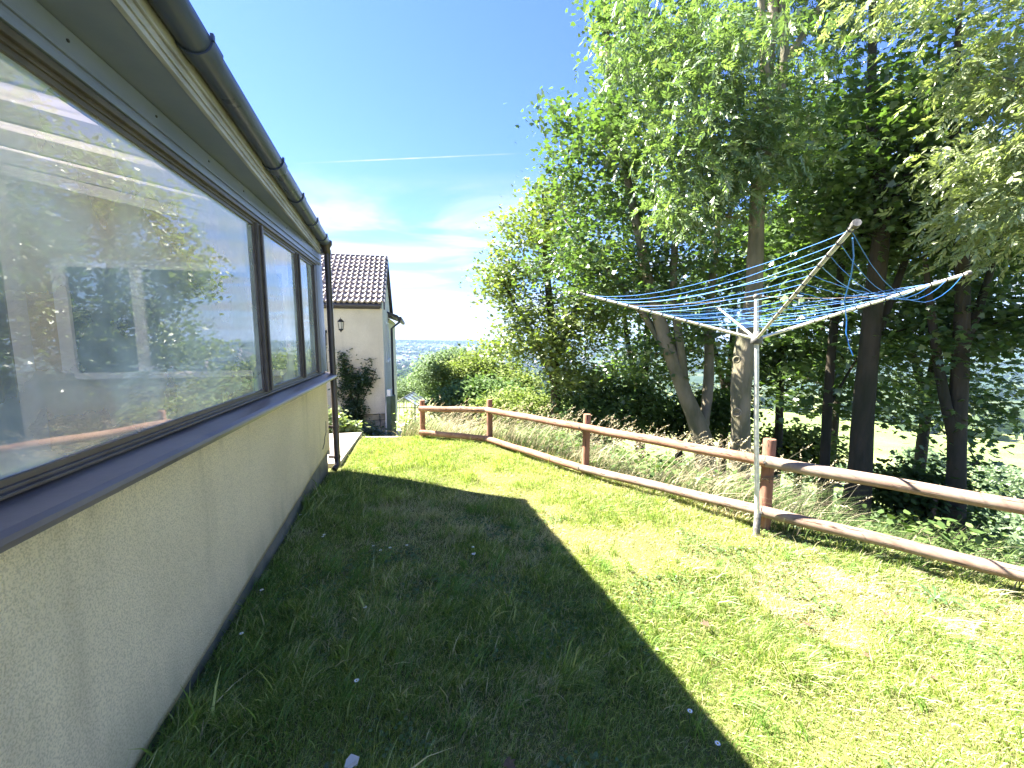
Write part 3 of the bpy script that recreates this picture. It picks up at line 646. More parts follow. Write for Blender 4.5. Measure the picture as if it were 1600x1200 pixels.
bk = MB(); bk.add([H(a0, 1.95, rz), H(a1, 1.95, rz), H(a1, 4.05, ez0), H(a0, 4.05, ez0), H(a0, 1.95, rz - 0.06), H(a1, 1.95, rz - 0.06), H(a1, 4.05, ez0 - 0.06), H(a0, 4.05, ez0 - 0.06)], [(0, 1, 2, 3), (7, 6, 5, 4), (1, 5, 6, 2), (0, 3, 7, 4)]); bk.build('rear_slope', M['tile'], ro)
rg = MB(); rg.tube([H(a0, 1.95, rz - 0.01), H(a1, 1.95, rz - 0.01)], 0.055, 10); rg.build('ridge', M['tile_dark'], ro)
bb = MB(); bb.add([H(0.042, -0.16, ez0 - 0.16), H(0.042, -0.16, ez0 + 0.03), H(0.042, 1.95, rz + 0.03), H(0.042, 4.1, ez0 + 0.03), H(0.042, 4.1, ez0 - 0.16), H(0.042, 1.95, rz - 0.16)] + [H(0.075, -0.16, ez0 - 0.16), H(0.075, -0.16, ez0 + 0.03), H(0.075, 1.95, rz + 0.03), H(0.075, 4.1, ez0 + 0.03), H(0.075, 4.1, ez0 - 0.16), H(0.075, 1.95, rz - 0.16)],
       [(0, 1, 2, 5), (5, 2, 3, 4), (11, 8, 7, 6), (10, 9, 8, 11), (0, 6, 7, 1), (1, 7, 8, 2), (2, 8, 9, 3), (0, 5, 11, 6), (5, 4, 10, 11)]); bb.build('bargeboard', M['tile_dark'], h2)
g2 = MB(); g2.box(-6.1, -0.06, -0.03, -0.01, ez - 0.02, ez0 - 0.005, H); g2.tube([H(-6.1, -0.10, ez0 - 0.055), H(-0.03, -0.10, ez0 - 0.055)], 0.055, 10); g2.build('gutter', M['tile_dark'], h2)
# rear wing: eave with gutter seen past the side wall, windows on the side wall, downpipe
wz = float(P(612, 492, 12.8)[2])
wg = MB(); wg.box(-2.5, 0.02, 2.25, 6.8, ez - 0.24, wz - 0.10, H); wg.build('wing_wall', M['render2'], h2)
wr = MB(); wr.add([H(-2.5, 2.15, wz + 1.0), H(0.30, 2.15, wz - 0.02), H(0.30, 6.9, wz - 0.02), H(-2.5, 6.9, wz + 1.0), H(-2.5, 2.15, wz + 0.90), H(0.30, 2.15, wz - 0.10), H(0.30, 6.9, wz - 0.10), H(-2.5, 6.9, wz + 0.90)], [(0, 1, 2, 3), (7, 6, 5, 4), (1, 5, 6, 2), (0, 4, 5, 1), (2, 6, 7, 3)])
wr.build('wing_roof', M['tile_dark'], h2)
g3 = MB(); g3.box(0.30, 0.40, 2.15, 6.9, wz - 0.17, wz - 0.06, H); g3.build('wing_gutter', M['tile_dark'], h2)
g4 = MB(); g4.tube([H(0.35, 2.25, wz - 0.1), H(0.34, 2.25, wz - 0.22), H(0.10, 2.25, wz - 0.42), H(0.08, 2.25, -1.3)], 0.035, 10); g4.build('downpipe', M['tile_dark'], h2)
for b0, b1 in ((0.75, 1.15), (1.45, 1.85)):
    z0, z1 = float(P(602, 562, 11.5)[2]), float(P(602, 503, 11.5)[2])
    w_ = MB(); w_.box(0.0, 0.03, b0, b0 + 0.05, z0, z1, H); w_.box(0.0, 0.03, b1 - 0.05, b1, z0, z1, H); w_.box(0.0, 0.03, b0 + .05, b1 - .05, z1 - 0.05, z1, H); w_.box(0, 0.06, b0 - 0.03, b1 + 0.03, z0 - 0.06, z0, H)
    wo = w_.build('window', M['white'], h2); MB().box(0.0, 0.012, b0 + 0.05, b1 - 0.05, z0, z1 - 0.05, H).build('pane', M['screen'], wo)
# lantern
lx = P(533, 509, 10.30); lant = empty('wall_lantern', tuple(lx), 'black coach lantern fixed on the cream wall of the small house', 'lantern')
lb = lambda *q: q
def LT(x, y, z): return (lx[0] + x, lx[1] - 0.02 + y, lx[2] + z)
m_ = MB(); m_.lathe([(0.012, 0.21), (0.015, 0.17), (0.03, 0.165), (0.075, 0.11), (0.085, 0.10), (0.085, 0.09)], (0, 0, 0), 6, LT, False); m_.build('lantern_roof', M['black'], lant)
m_ = MB(); m_.lathe([(0.06, -0.08), (0.06, -0.10), (0.03, -0.12), (0.015, -0.16), (0.006, -0.19)], (0, 0, 0), 6, LT, False)
for k in range(6):
    a_ = 2 * math.pi * k / 6; m_.tube([LT(0.055 * math.cos(a_), 0.055 * math.sin(a_), -0.08), LT(0.078 * math.cos(a_), 0.078 * math.sin(a_), 0.09)], 0.006, 5)
m_.build('lantern_cage', M['black'], lant)
m_ = MB(); m_.lathe([(0.048, -0.078), (0.068, 0.088)], (0, 0, 0), 6, LT, False); m_.build('lantern_glass', mat('frosted_glass', (0.5, 0.5, 0.47), 0.4), lant)
m_ = MB(); m_.tube([LT(0, 0.02, 0.12), LT(0, 0.10, 0.10), LT(0, 0.14, 0.02), LT(0, 0.17, 0.0)], 0.010, 6); m_.box(-0.03, 0.03, 0.155, 0.19, -0.06, 0.06, LT); m_.build('lantern_bracket', M['black'], lant)
# wall hook and cable beside the downpipe
hk = P(508, 527, 10.16); m_ = MB(); m_.box(hk[0] - 0.05, hk[0] + 0.05, hk[1] - 0.05, hk[1], hk[2] + 0.10, hk[2] + 0.17); m_.box(hk[0] - 0.012, hk[0] + 0.04, hk[1] - 0.05, hk[1] - 0.02, hk[2] - 0.20, hk[2] + 0.10); m_.tube([(hk[0] + 0.02, hk[1] - 0.03, hk[2] - 0.2), (hk[0] + 0.03, hk[1] - 0.02, hk[2] - 1.0)], 0.008, 5)
tag(m_.build('hose_bracket', M['black']), 'dark hook with a hanging cable on the cream wall left of the lantern', 'hook')
# green cabinet at the corner, small white box on top
gc0 = P(608, 650, 10.25)
def G_(x, y, z): return (gc0[0] + x, gc0[1] + y, z)
cab = empty('service_cabinet', G_(0, 0, -1.0), 'narrow dark green cupboard at the corner of the small house', 'cupboard')
zt_ = float(P(608, 619, 10.25)[2]); m_ = MB(); m_.box(-0.03, 0.09, -0.1, 0.3, -1.15, zt_, G_); m_.build('cabinet_body', M['green'], cab, bevel=0.006)
m_ = MB(); m_.box(-0.02, 0.08, -0.115, -0.101, -0.9, zt_ - 0.06, G_); m_.build('door', M['green'], cab, bevel=0.004)
m_ = MB(); m_.box(-0.02, 0.07, -0.05, 0.1, zt_ + 0.001, zt_ + 0.17, G_); mm = m_.build('meter_box', M['white'], bevel=0.006); tag(mm, 'small pale box on top of the green cupboard', 'box')
m_ = MB(); m_.tube([G_(-0.06, -0.08, -1.1), G_(-0.055, -0.08, -0.6), G_(-0.05, -0.06, -0.2), G_(-0.01, -0.06, 0.1)], 0.016, 6); tag(m_.build('hose', M['white']), 'pale hose running up beside the green cupboard', 'hose')

# ================================================================== PATHS
pm = MB(); p_ = [(-2.9, 4.75), (-2.02, 4.75), (-2.22, 6.1), (-2.42, 6.75), (-2.9, 6.95), (-4.0, 6.6)]
def slab(pts, z0, z1, mbb):
    n = len(pts); mbb.add([(x, y, z0) for x, y in pts] + [(x, y, z1) for x, y in pts], [tuple(range(n, 2 * n))] + [(i, (i + 1) % n, n + (i + 1) % n, n + i) for i in range(n)])
slab([(-3.6, 4.62), (-2.08, 4.80), (-2.40, 6.42), (-4.2, 6.0)], -0.2, 0.045, pm)
tag(pm.build('paved_path', M['path'], bevel=0.01), kind='structure')
pm = MB(); vs = []
for y in np.linspace(6.9, 24, 40):
    xl, xr = (-3.05 - 0.25 * (y - 6.9)) * 0.9, (-1.9 - 0.28 * (y - 6.9)) * 0.98
    for x in (xl, xr): vs.append((x, y, float(ZT(x, y)) + 0.03))
pm.add(vs, [(2 * i, 2 * i + 1, 2 * i + 3, 2 * i + 2) for i in range(39)], True); tag(pm.build('garden_path', M['path']), kind='structure')

# ================================================================== FENCE
fz = [float(ZT(*p)) for p in FENCE]
fence = empty('post_and_rail_fence', (FENCE[0][0], FENCE[0][1], 0), 'low red-brown round post and rail fence with two rails along the lawn edge', 'fence')
tops = [P(661, 625, 6.3)[2], P(765, 624, 5.95)[2], P(914, 647, 4.56)[2], P(1188, 686, 3.2)[2], 0.74, 0.74, 0.74]
rsf = random.Random(11)
for i, ((x, y), tz) in enumerate(zip(FENCE, tops)):
    lean = 0.012 * (rsf.random() - 0.5); r = 0.043 if i < 3 else 0.047; m_ = MB(); zz = [-0.5, 0.0, 0.25, 0.5, tz - 0.008, tz]
    m_.tube([(x + lean * z * 3, y, z) for z in zz], [r, r * 1.03, r, r * 0.99, r, r * 0.93], 16); m_.build('post', M['post'], fence)
def inward(i, off):
    a_ = np.array(FENCE[max(i - 1, 0)]); b_ = np.array(FENCE[min(i + 1, len(FENCE) - 1)]); d_ = b_ - a_; d_ /= np.linalg.norm(d_)
    nn = np.array((d_[1], -d_[0])); nn = nn if nn @ (np.array((0, 0)) - np.array(FENCE[i])) > 0 else -nn
    return np.array(FENCE[i]) + nn * off
topz = [P(661, 639, 6.2)[2], P(765, 641, 5.85)[2], P(914, 668, 4.48)[2], P(1188, 722, 3.12)[2]]; botz = [P(661, 676, 6.2)[2], P(765, 686, 5.85)[2], P(914, 733, 4.46)[2], P(1188, 802, 3.1)[2]]
topz += [topz[3] - 0.025, topz[3] - 0.04, topz[3] - 0.05]; botz += [botz[3] - 0.02, botz[3] - 0.03, botz[3] - 0.04]
for (zz, r) in ((topz, 0.043), (botz, 0.042)):
    for i in range(len(FENCE) - 1):
        A = np.array((*inward(i, 0.082), zz[i])); B = np.array((*inward(i + 1, 0.082), zz[i + 1])); n = 14
        pts = [A + (B - A) * k / n + np.array((0, 0, 0.010 * math.sin(k * 0.9 + i) * 0.25 * (0 < k < n))) for k in range(n + 1)]
        rad = [r * (1 + 0.06 * (float(vnoise(k, i * 7 + r * 1000, 0.6)) - 0.5)) * (1.0 + (0.04 if i == 3 else 0) ) for k in range(n + 1)]
        m_ = MB(); m_.tube(pts, rad, 16); ob = m_.build('rail', M['rail_grey' if (i >= 3 or (zz is botz and i >= 2)) else 'rail'], fence)
for zz in (topz, botz):
    for i in range(1, len(FENCE) - 1):
        q0, q1 = inward(i, 0.122), inward(i, 0.132); MB().tube([(q0[0], q0[1], zz[i] + 0.004), (q1[0], q1[1], zz[i] + 0.004)], 0.011, 8).build('bolt', M['socket'], fence)
m_ = MB()
for i in (3,):
    q = inward(i, 0.0); 
    for k in range(3): m_.tube([(q[0] - 0.06 + 0.0, q[1] - 0.045, topz[i] - 0.13 - 0.01 * k), (q[0] + 0.01, q[1] - 0.058, topz[i] - 0.125 - 0.012 * k), (q[0] + 0.06, q[1] - 0.035, topz[i] - 0.12 - 0.01 * k)], 0.0025, 5)
m_.build('wire_tie', M['wire'], fence)
# plain wire fence lower on the bank, right
wf = empty('wire_fence', tuple(gp(1590, 3.2)), 'thin wire fence with weathered stakes on the bank below the rail fence', 'fence')
wp = [gp(1470, 4.6), gp(1700, 3.35), gp(2100, 2.6)]
for p in wp:
    m_ = MB(); m_.tube([(p[0], p[1], p[2] - 0.3), (p[0] + 0.01, p[1], p[2] + 0.85)], [0.03, 0.026], 8); m_.build('stake', M['rail_grey'], wf)
m_ = MB()
for a_, b_ in ((wp[0], wp[1]), (wp[1], wp[2])):
    L_ = float(np.linalg.norm(b_ - a_)); n = int(L_ / 0.05)
    for k in range(n + 1):
        p = a_ + (b_ - a_) * k / n; m_.tube([(p[0], p[1], p[2] - 0.02), (p[0], p[1], p[2] + 0.5)], 0.0012, 3)
    for k in range(11): m_.tube([(a_[0], a_[1], a_[2] + 0.05 * k), (b_[0], b_[1], b_[2] + 0.05 * k)], 0.0012, 3)
m_.build('netting', M['wire'], wf)
for h_ in (0.25, 0.5, 0.75):
    m_ = MB(); m_.tube([(p[0], p[1], p[2] + h_) for p in wp], 0.003, 5); m_.build('wire', M['wire'], wf)

# ================================================================== ROTARY CLOTHES LINE
base = np.array((1.93, 3.08, 0.0)); hub = P(1182, 530, 3.10)
rot = empty('rotary_clothes_line', tuple(base), 'pale metal rotary clothes line with four raised arms and sagging blue lines', 'clothes line')
top = P(1182, 462, 3.10)
m_ = MB(); m_.tube([base + (0, 0, 0.12), base * 0.5 + hub * 0.5, hub, top], [0.0175, 0.0175, 0.0175, 0.014], 16); m_.build('pole', M['alu'], rot)
m_ = MB(); m_.tube([base + (0, 0, -0.2), base + (-.002, 0, 0.175), base + (-.002, 0, 0.18)], [0.026, 0.024, 0.020], 14); m_.build('ground_socket', M['socket'], rot)
m_ = MB(); m_.lathe([(0.03, -0.035), (0.042, -0.03), (0.042, 0.012), (0.026, 0.03), (0.022, 0.06)], tuple(hub), 14); m_.build('hub', M['socket'], rot)
m_ = MB(); m_.lathe([(0.02, -0.02), (0.022, 0.0), (0.012, 0.012)], tuple(top), 12); m_.build('cap', M['socket'], rot)
tipA, tipB, tipC, tipD = P(908, 459, 3.62), P(1337, 350, 1.70), P(1513, 427, 2.74), P(1122, 481, 4.70)
arms = [tipA, tipB, tipC, tipD]
AP = []
for tp_ in arms:
    d_ = tp_ - hub; s0 = hub + d_ * 0.025
    pts = [s0 + (tp_ - s0) * q for q in np.linspace(0, 1, 9)]
    m_ = MB(); m_.tube(pts, 0.0125, 4, smooth=False); ao = m_.build('arm', M['alu'], rot, bevel=0.003)
    m_ = MB(); dn = d_ / np.linalg.norm(d_); m_.tube([tp_ - dn * 0.012, tp_ + dn * 0.012], 0.0165, 8); m_.build('end_cap', M['socket'], ao)
    ts = np.linspace(0.30, 0.975, 11); AP.append([hub + d_ * q for q in ts])
    for q in ts:
        c_ = hub + d_ * q; MB().tube([c_ - dn * 0.003, c_ + dn * 0.003], 0.0152, 6).build('line_clip', M['black'], ao)
rsl = random.Random(5)
for k in range(11):
    for j in range(4):
        A, B = AP[j][k], AP[(j + 1) % 4][k]; L = np.linalg.norm(B - A); sag = L * (0.012 + 0.03 * rsl.random())
        if j in (0,) and k > 7: sag = L * 0.05
        if j == 1 and k > 6: sag = L * (0.05 + 0.018 * (k - 6))
        n = 22; jit = [rsl.random() * 0.004 for _ in range(n + 1)]
        pts = [A + (B - A) * (i / n) - np.array((0, 0, 4 * sag * (i / n) * (1 - i / n) + jit[i])) for i in range(n + 1)]
        m_ = MB(); m_.tube(pts, 0.0015, 5); m_.build('washing_line', M['line_pale' if (k + j) % 4 == 0 else 'line'], rot)
# two stay cords from the cap and a loose hanging end
for q in (tipA, tipC):
    m_ = MB(); n = 16; A = top; B = hub + (q - hub) * 0.72; m_.tube([A + (B - A) * i / n - np.array((0, 0, 0.10 * (i / n) * (1 - i / n))) for i in range(n + 1)], 0.0016, 5); m_.build('stay_cord', M['string'], rot)
pe = [P(1332, 372, 1.80), P(1334, 400, 1.9), P(1330, 430, 2.0), P(1319, 470, 2.15), P(1323, 500, 2.2), P(1322, 520, 2.2), P(1326, 538, 2.2), P(1333, 556, 2.2)]
m_ = MB(); m_.tube(pe, 0.0026, 5); m_.build('loose_line', M['line'], rot)

# ================================================================== TREES
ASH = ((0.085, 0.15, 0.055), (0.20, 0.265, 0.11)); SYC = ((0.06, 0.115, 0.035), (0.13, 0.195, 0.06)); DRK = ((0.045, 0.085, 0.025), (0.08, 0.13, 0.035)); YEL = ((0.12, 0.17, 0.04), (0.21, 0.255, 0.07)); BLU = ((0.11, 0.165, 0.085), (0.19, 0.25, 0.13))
def E(px, py, Y, rx, ry, rz_, w_=1.0): return (P(px, py, Y), (rx, ry, rz_), w_ * rx * ry * rz_)
# big ash with knots, right behind the clothes line
t1 = tree('ash_tree', 'tall grey-barked ash with round knot scars directly behind the clothes line', 'tree',
    [([gp(1158, 4.7), P(1157, 700, 4.7), P(1160, 640, 4.7), P(1152, 585, 4.7), P(1158, 552, 4.7), P(1178, 500, 4.75), P(1180, 400, 4.8), P(1184, 300, 4.8), P(1190, 190, 4.85), P(1205, 60, 4.9), P(1215, -120, 5.0), P(1220, -300, 5.0)], [0.14, 0.115, 0.10, 0.112, 0.12, 0.096, 0.086, 0.08, 0.066, 0.058, 0.045, 0.02]),
     ([P(1186, 270, 4.8), P(1205, 215, 4.8), P(1226, 120, 4.8), P(1224, -40, 4.9), P(1235, -260, 5.0)], [0.07, 0.06, 0.055, 0.045, 0.02]),
     ([P(1188, 230, 4.8), P(1200, 130, 4.7), P(1190, 30, 4.6), P(1180, -160, 4.6)], [0.05, 0.045, 0.035, 0.015]),
     ([P(1190, 140, 4.9), P(1240, 80, 5.0), P(1290, 0, 5.1), P(1330, -120, 5.2)], [0.045, 0.04, 0.03, 0.015])],
    [E(1130, 190, 4.3, 0.95, 0.9, 0.75, 1.6), E(1090, 320, 4.4, 0.55, 0.6, 0.35, 1.4), E(1050, 90, 4.7, 0.95, 0.9, 0.7, 1.2), E(1260, 40, 5.5, 0.9, 0.8, 0.6, .6), E(1170, -150, 5.0, 1.6, 1.5, 0.8, 0.25), E(1262, 262, 5.2, 0.5, 0.6, 0.3, .5)],
    400, 'ash', 18, 21, bark='bark', spread=0.13, cols=ASH, size=0.55)
for (px_, py_, r_) in ((1151, 645, 0.042), (1152, 690, 0.036), (1151, 562, 0.03)):
    c_ = P(px_, py_, 4.57); m_ = MB(); nk = 18
    dv = Vector((-c_[0], -c_[1], 0)).normalized(); sdv = Vector((-dv.y, dv.x, 0))
    for rr_, th_, off in ((r_, 0.012, 0.0), (r_ * 0.55, 0.006, -0.004)):
        ring = [Vector(c_) + dv * off + (sdv * math.cos(2 * math.pi * k / nk) + Vector((0, 0, 1)) * math.sin(2 * math.pi * k / nk) * 1.05) * rr_ for k in range(nk + 1)]
        m_.tube(ring, th_, 6, cap=False)
    m_.tube([Vector(c_) - dv * 0.03, Vector(c_) - dv * 0.005], r_ * 0.5, 10); m_.build('knot', M['bark'], t1)
# twin-stemmed sycamore left of it
tree('sycamore_tree', 'leaning many-stemmed sycamore left of the knotted ash, its outer boughs against the blue sky', 'tree',
    [([gp(1108, 5.7), P(1105, 690, 5.7), P(1085, 650, 5.7), P(1062, 600, 5.7), P(1040, 530, 5.7), P(1020, 470, 5.75), P(1000, 380, 5.8), P(975, 250, 5.9), P(950, 120, 6.0), P(945, -60, 6.1), P(950, -300, 6.2)], [0.17, 0.14, 0.115, 0.10, 0.09, 0.075, 0.06, 0.05, 0.04, 0.03, 0.015]),
     ([P(1072, 630, 5.7), P(1068, 570, 5.65), P(1055, 500, 5.6), P(1050, 400, 5.6), P(1075, 250, 5.6), P(1085, 60, 5.7), P(1080, -250, 5.7)], [0.06, 0.06, 0.05, 0.045, 0.04, 0.03, 0.015]),
     ([P(1050, 560, 5.7), P(1000, 480, 5.9), P(930, 400, 6.1), P(880, 340, 6.3)], [0.055, 0.045, 0.03, 0.015]),
     ([P(1100, 660, 5.8), P(1110, 600, 5.9), P(1105, 500, 6.0), P(1120, 380, 6.1), P(1130, 240, 6.2)], [0.08, 0.07, 0.06, 0.045, 0.02])],
    [E(960, 250, 5.9, 1.1, 1.2, 1.0, 1.3), E(900, 170, 6.0, 0.7, 0.7, 0.5, 1.1), E(1010, 90, 6.0, 0.8, 1.0, 0.8), E(1010, 400, 5.9, 1.2, 1.1, 0.8, 1.2), E(900, 420, 6.0, 0.8, 0.9, 0.7, 1.2), E(1080, 500, 6.3, 0.9, 0.9, 0.6), E(1040, -120, 6.2, 1.2, 1.2, 0.8, 0.4), E(850, 200, 6.0, 0.35, 0.4, 0.22, 1.5), E(965, 15, 6.0, 0.6, 0.6, 0.5, 1.3), E(1000, 560, 6.5, 0.8, 0.8, 0.5)],
    470, 'lobed', 33, 22, bark='bark', spread=0.14, cols=SYC, size=0.62)
# yellow-green field maple at the left of the wood
tree('maple_tree', 'light yellow-green maple at the left edge of the wood, leaning towards the sky gap', 'tree',
    [([gp(872, 8.0), P(870, 660, 8.0), P(866, 560, 8.0), P(858, 460, 8.1), P(850, 380, 8.2), P(848, 300, 8.2)], [0.14, 0.11, 0.09, 0.07, 0.045, 0.02]),
     ([P(868, 600, 8.0), P(830, 520, 8.1), P(790, 450, 8.2), P(765, 400, 8.3)], [0.06, 0.045, 0.03, 0.012]),
     ([P(866, 570, 8.0), P(900, 480, 7.9), P(930, 400, 7.9)], [0.05, 0.04, 0.015])],
    [E(850, 370, 8.0, 0.95, 1.0, 0.9, 1.4), E(790, 440, 8.2, 0.75, 0.9, 0.65, 1.2), E(870, 510, 7.8, 1.2, 1.1, 0.8, 1.2), E(930, 440, 7.6, 0.9, 1.0, 0.8), E(800, 540, 8.0, 0.7, 0.8, 0.5), E(930, 590, 7.6, 1.0, 1.0, 0.5), E(870, 300, 8.0, 0.5, 0.6, 0.4)],
    560, 'lobed', 32, 23, bark='bark_dark', spread=0.17, cols=YEL, size=0.62)
# dark trunks right of the clothes line
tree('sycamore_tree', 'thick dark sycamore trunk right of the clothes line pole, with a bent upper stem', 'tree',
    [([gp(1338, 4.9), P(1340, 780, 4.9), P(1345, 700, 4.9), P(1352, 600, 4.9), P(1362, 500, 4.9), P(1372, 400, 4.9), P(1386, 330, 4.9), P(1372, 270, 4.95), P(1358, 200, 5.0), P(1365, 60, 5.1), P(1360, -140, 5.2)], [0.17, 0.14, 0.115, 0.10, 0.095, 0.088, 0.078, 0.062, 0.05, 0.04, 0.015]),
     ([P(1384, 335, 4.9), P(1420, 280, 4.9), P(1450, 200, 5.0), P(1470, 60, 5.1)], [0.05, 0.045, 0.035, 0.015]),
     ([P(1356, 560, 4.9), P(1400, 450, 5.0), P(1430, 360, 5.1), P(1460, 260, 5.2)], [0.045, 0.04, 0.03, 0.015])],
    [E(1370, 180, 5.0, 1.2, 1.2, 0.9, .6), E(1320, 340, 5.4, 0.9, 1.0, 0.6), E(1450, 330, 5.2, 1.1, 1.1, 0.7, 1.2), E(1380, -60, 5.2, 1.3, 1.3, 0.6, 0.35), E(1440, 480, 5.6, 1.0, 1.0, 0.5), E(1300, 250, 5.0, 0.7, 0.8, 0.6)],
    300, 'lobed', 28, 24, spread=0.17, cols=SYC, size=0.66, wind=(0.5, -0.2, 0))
tree('sycamore_tree', 'slim dark leaning stem between the clothes line pole and the thick dark trunk', 'tree',
    [([gp(1284, 5.6), P(1285, 790, 5.6), P(1289, 700, 5.6), P(1295, 600, 5.6), P(1303, 500, 5.6), P(1318, 400, 5.7), P(1325, 280, 5.8), P(1320, 150, 5.9)], [0.085, 0.07, 0.06, 0.055, 0.05, 0.04, 0.03, 0.015]),
     ([P(1293, 640, 5.6), P(1320, 590, 5.6), P(1345, 550, 5.7)], [0.022, 0.018, 0.01])],
    [E(1290, 360, 6.2, 1.0, 1.0, 0.7), E(1250, 500, 6.4, 0.8, 0.9, 0.45), E(1330, 230, 6.0, 0.9, 0.9, 0.7), E(1265, 610, 6.2, 0.7, 0.7, 0.4)],
    260, 'lobed', 22, 25, spread=0.19, cols=SYC, size=0.95)
tree('sycamore_tree', 'slender dark stem just right of the clothes line pole, set back in the wood', 'tree',
    [([gp(1215, 7.2), P(1216, 700, 7.2), P(1219, 600, 7.2), P(1222, 540, 7.2), P(1235, 480, 7.3), P(1240, 380, 7.4), P(1235, 200, 7.5)], [0.09, 0.07, 0.06, 0.055, 0.045, 0.035, 0.015]),
     ([P(1221, 555, 7.2), P(1205, 500, 7.2), P(1190, 440, 7.2)], [0.035, 0.025, 0.012])],
    [E(1200, 400, 7.6, 1.3, 1.1, 1.0), E(1230, 560, 7.4, 1.0, 0.9, 0.5), E(1180, 560, 7.6, 0.8, 0.8, 0.6), E(1230, 220, 7.6, 1.3, 1.2, 0.9)],
    260, 'lobed', 22, 26, spread=0.2, cols=DRK, size=1.0)
tree('sycamore_tree', 'broad dark trunk at the right behind the grey end of the rail fence', 'tree',
    [([gp(1490, 4.5), P(1490, 850, 4.5), P(1492, 760, 4.5), P(1497, 660, 4.5), P(1500, 560, 4.5), P(1506, 460, 4.5), P(1500, 340, 4.55), P(1490, 200, 4.6), P(1500, 0, 4.7)], [0.15, 0.115, 0.085, 0.073, 0.07, 0.062, 0.055, 0.042, 0.02]),
     ([P(1494, 700, 4.5), P(1470, 600, 4.55), P(1455, 500, 4.6), P(1445, 400, 4.7)], [0.06, 0.05, 0.04, 0.02]),
     ([P(1500, 560, 4.5), P(1535, 470, 4.5), P(1560, 380, 4.5)], [0.05, 0.04, 0.02])],
    [E(1500, 330, 4.9, 0.9, 1.0, 0.7, 1.2), E(1480, 520, 5.0, 1.1, 1.0, 0.55, 1.2), E(1580, 500, 4.6, 0.7, 0.9, 0.42), E(1500, 130, 4.8, 1.1, 1.1, 0.8, .35), E(1545, 625, 4.9, 0.45, 0.5, 0.16, 1.0), E(1450, 640, 5.2, 0.8, 0.8, 0.3), E(1500, 720, 4.75, 0.28, 0.3, 0.3, 1.8)],
    360, 'lobed', 26, 27, spread=0.16, cols=SYC, size=0.68)
# pale ash boughs coming in from the right
tree('ash_tree', 'pale sunlit ash boughs reaching in at the right edge', 'tree',
    [([np.array((5.6, 2.7, float(ZT(5.6, 2.7)) - 0.05)), (5.55, 2.75, 0.5), (5.5, 2.8, 2.0), (5.4, 2.8, 3.6), (5.3, 2.9, 5.5), (5.3, 3.0, 8.0)], [0.19, 0.15, 0.13, 0.11, 0.07, 0.02]),
     ([(5.5, 2.8, 2.2), (5.0, 2.9, 2.9), (4.5, 3.05, 3.2), (4.1, 3.15, 3.3)], [0.06, 0.045, 0.03, 0.012]),
     ([(5.45, 2.8, 3.4), (4.9, 2.8, 4.0), (4.2, 3.0, 4.4), (3.8, 3.1, 4.6)], [0.05, 0.04, 0.025, 0.012])],
    [E(1570, 200, 3.5, 0.50, 0.6, 0.45, 2.2), E(1545, 340, 3.6, 0.38, 0.5, 0.22, 2.2), E(1600, 60, 3.5, 0.6, 0.6, 0.4, 1.4), E(1640, 300, 3.5, 0.6, 0.7, 0.6, 1.2), E(1480, -40, 3.6, 0.7, 0.6, 0.25, 1.2), ((5.4, 3.0, 5.6), (1.5, 1.5, 1.3), 1.0), ((5.6, 2.5, 3.2), (0.9, 1.2, 0.8), 0.5)],
    340, 'ash', 18, 28, bark='bark', spread=0.12, cols=((0.2, 0.25, 0.11), (0.36, 0.40, 0.22)), size=0.56, wind=(-0.7, -0.1, -0.25))
# background wood
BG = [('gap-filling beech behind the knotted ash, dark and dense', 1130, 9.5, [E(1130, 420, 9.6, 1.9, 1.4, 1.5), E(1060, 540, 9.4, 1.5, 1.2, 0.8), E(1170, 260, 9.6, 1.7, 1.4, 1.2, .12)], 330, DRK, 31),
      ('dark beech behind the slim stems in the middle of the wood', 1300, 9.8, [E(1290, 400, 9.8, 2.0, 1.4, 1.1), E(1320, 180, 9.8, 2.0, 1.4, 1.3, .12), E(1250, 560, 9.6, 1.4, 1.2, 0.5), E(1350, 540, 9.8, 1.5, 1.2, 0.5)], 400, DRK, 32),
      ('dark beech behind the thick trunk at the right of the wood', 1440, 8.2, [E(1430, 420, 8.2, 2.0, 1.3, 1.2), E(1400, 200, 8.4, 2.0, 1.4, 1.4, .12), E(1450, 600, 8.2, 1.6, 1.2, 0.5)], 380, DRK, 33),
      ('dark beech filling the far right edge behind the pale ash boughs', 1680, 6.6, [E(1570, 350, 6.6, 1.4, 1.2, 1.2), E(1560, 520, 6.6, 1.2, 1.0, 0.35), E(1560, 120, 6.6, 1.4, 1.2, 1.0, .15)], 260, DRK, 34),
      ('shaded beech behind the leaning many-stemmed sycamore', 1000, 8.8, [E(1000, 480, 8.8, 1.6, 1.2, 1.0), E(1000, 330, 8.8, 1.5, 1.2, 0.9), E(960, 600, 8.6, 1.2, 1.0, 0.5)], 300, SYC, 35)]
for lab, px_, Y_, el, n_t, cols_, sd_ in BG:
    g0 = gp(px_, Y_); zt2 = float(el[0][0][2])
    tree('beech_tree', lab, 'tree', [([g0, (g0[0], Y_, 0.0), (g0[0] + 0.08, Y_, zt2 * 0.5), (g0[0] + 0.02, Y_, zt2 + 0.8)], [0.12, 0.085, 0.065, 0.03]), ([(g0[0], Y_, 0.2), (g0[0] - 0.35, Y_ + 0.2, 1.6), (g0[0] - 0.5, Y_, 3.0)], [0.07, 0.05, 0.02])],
         el, n_t, 'lobed', 20, sd_, spread=0.22, cols=cols_, size=0.8, minr=0.008)
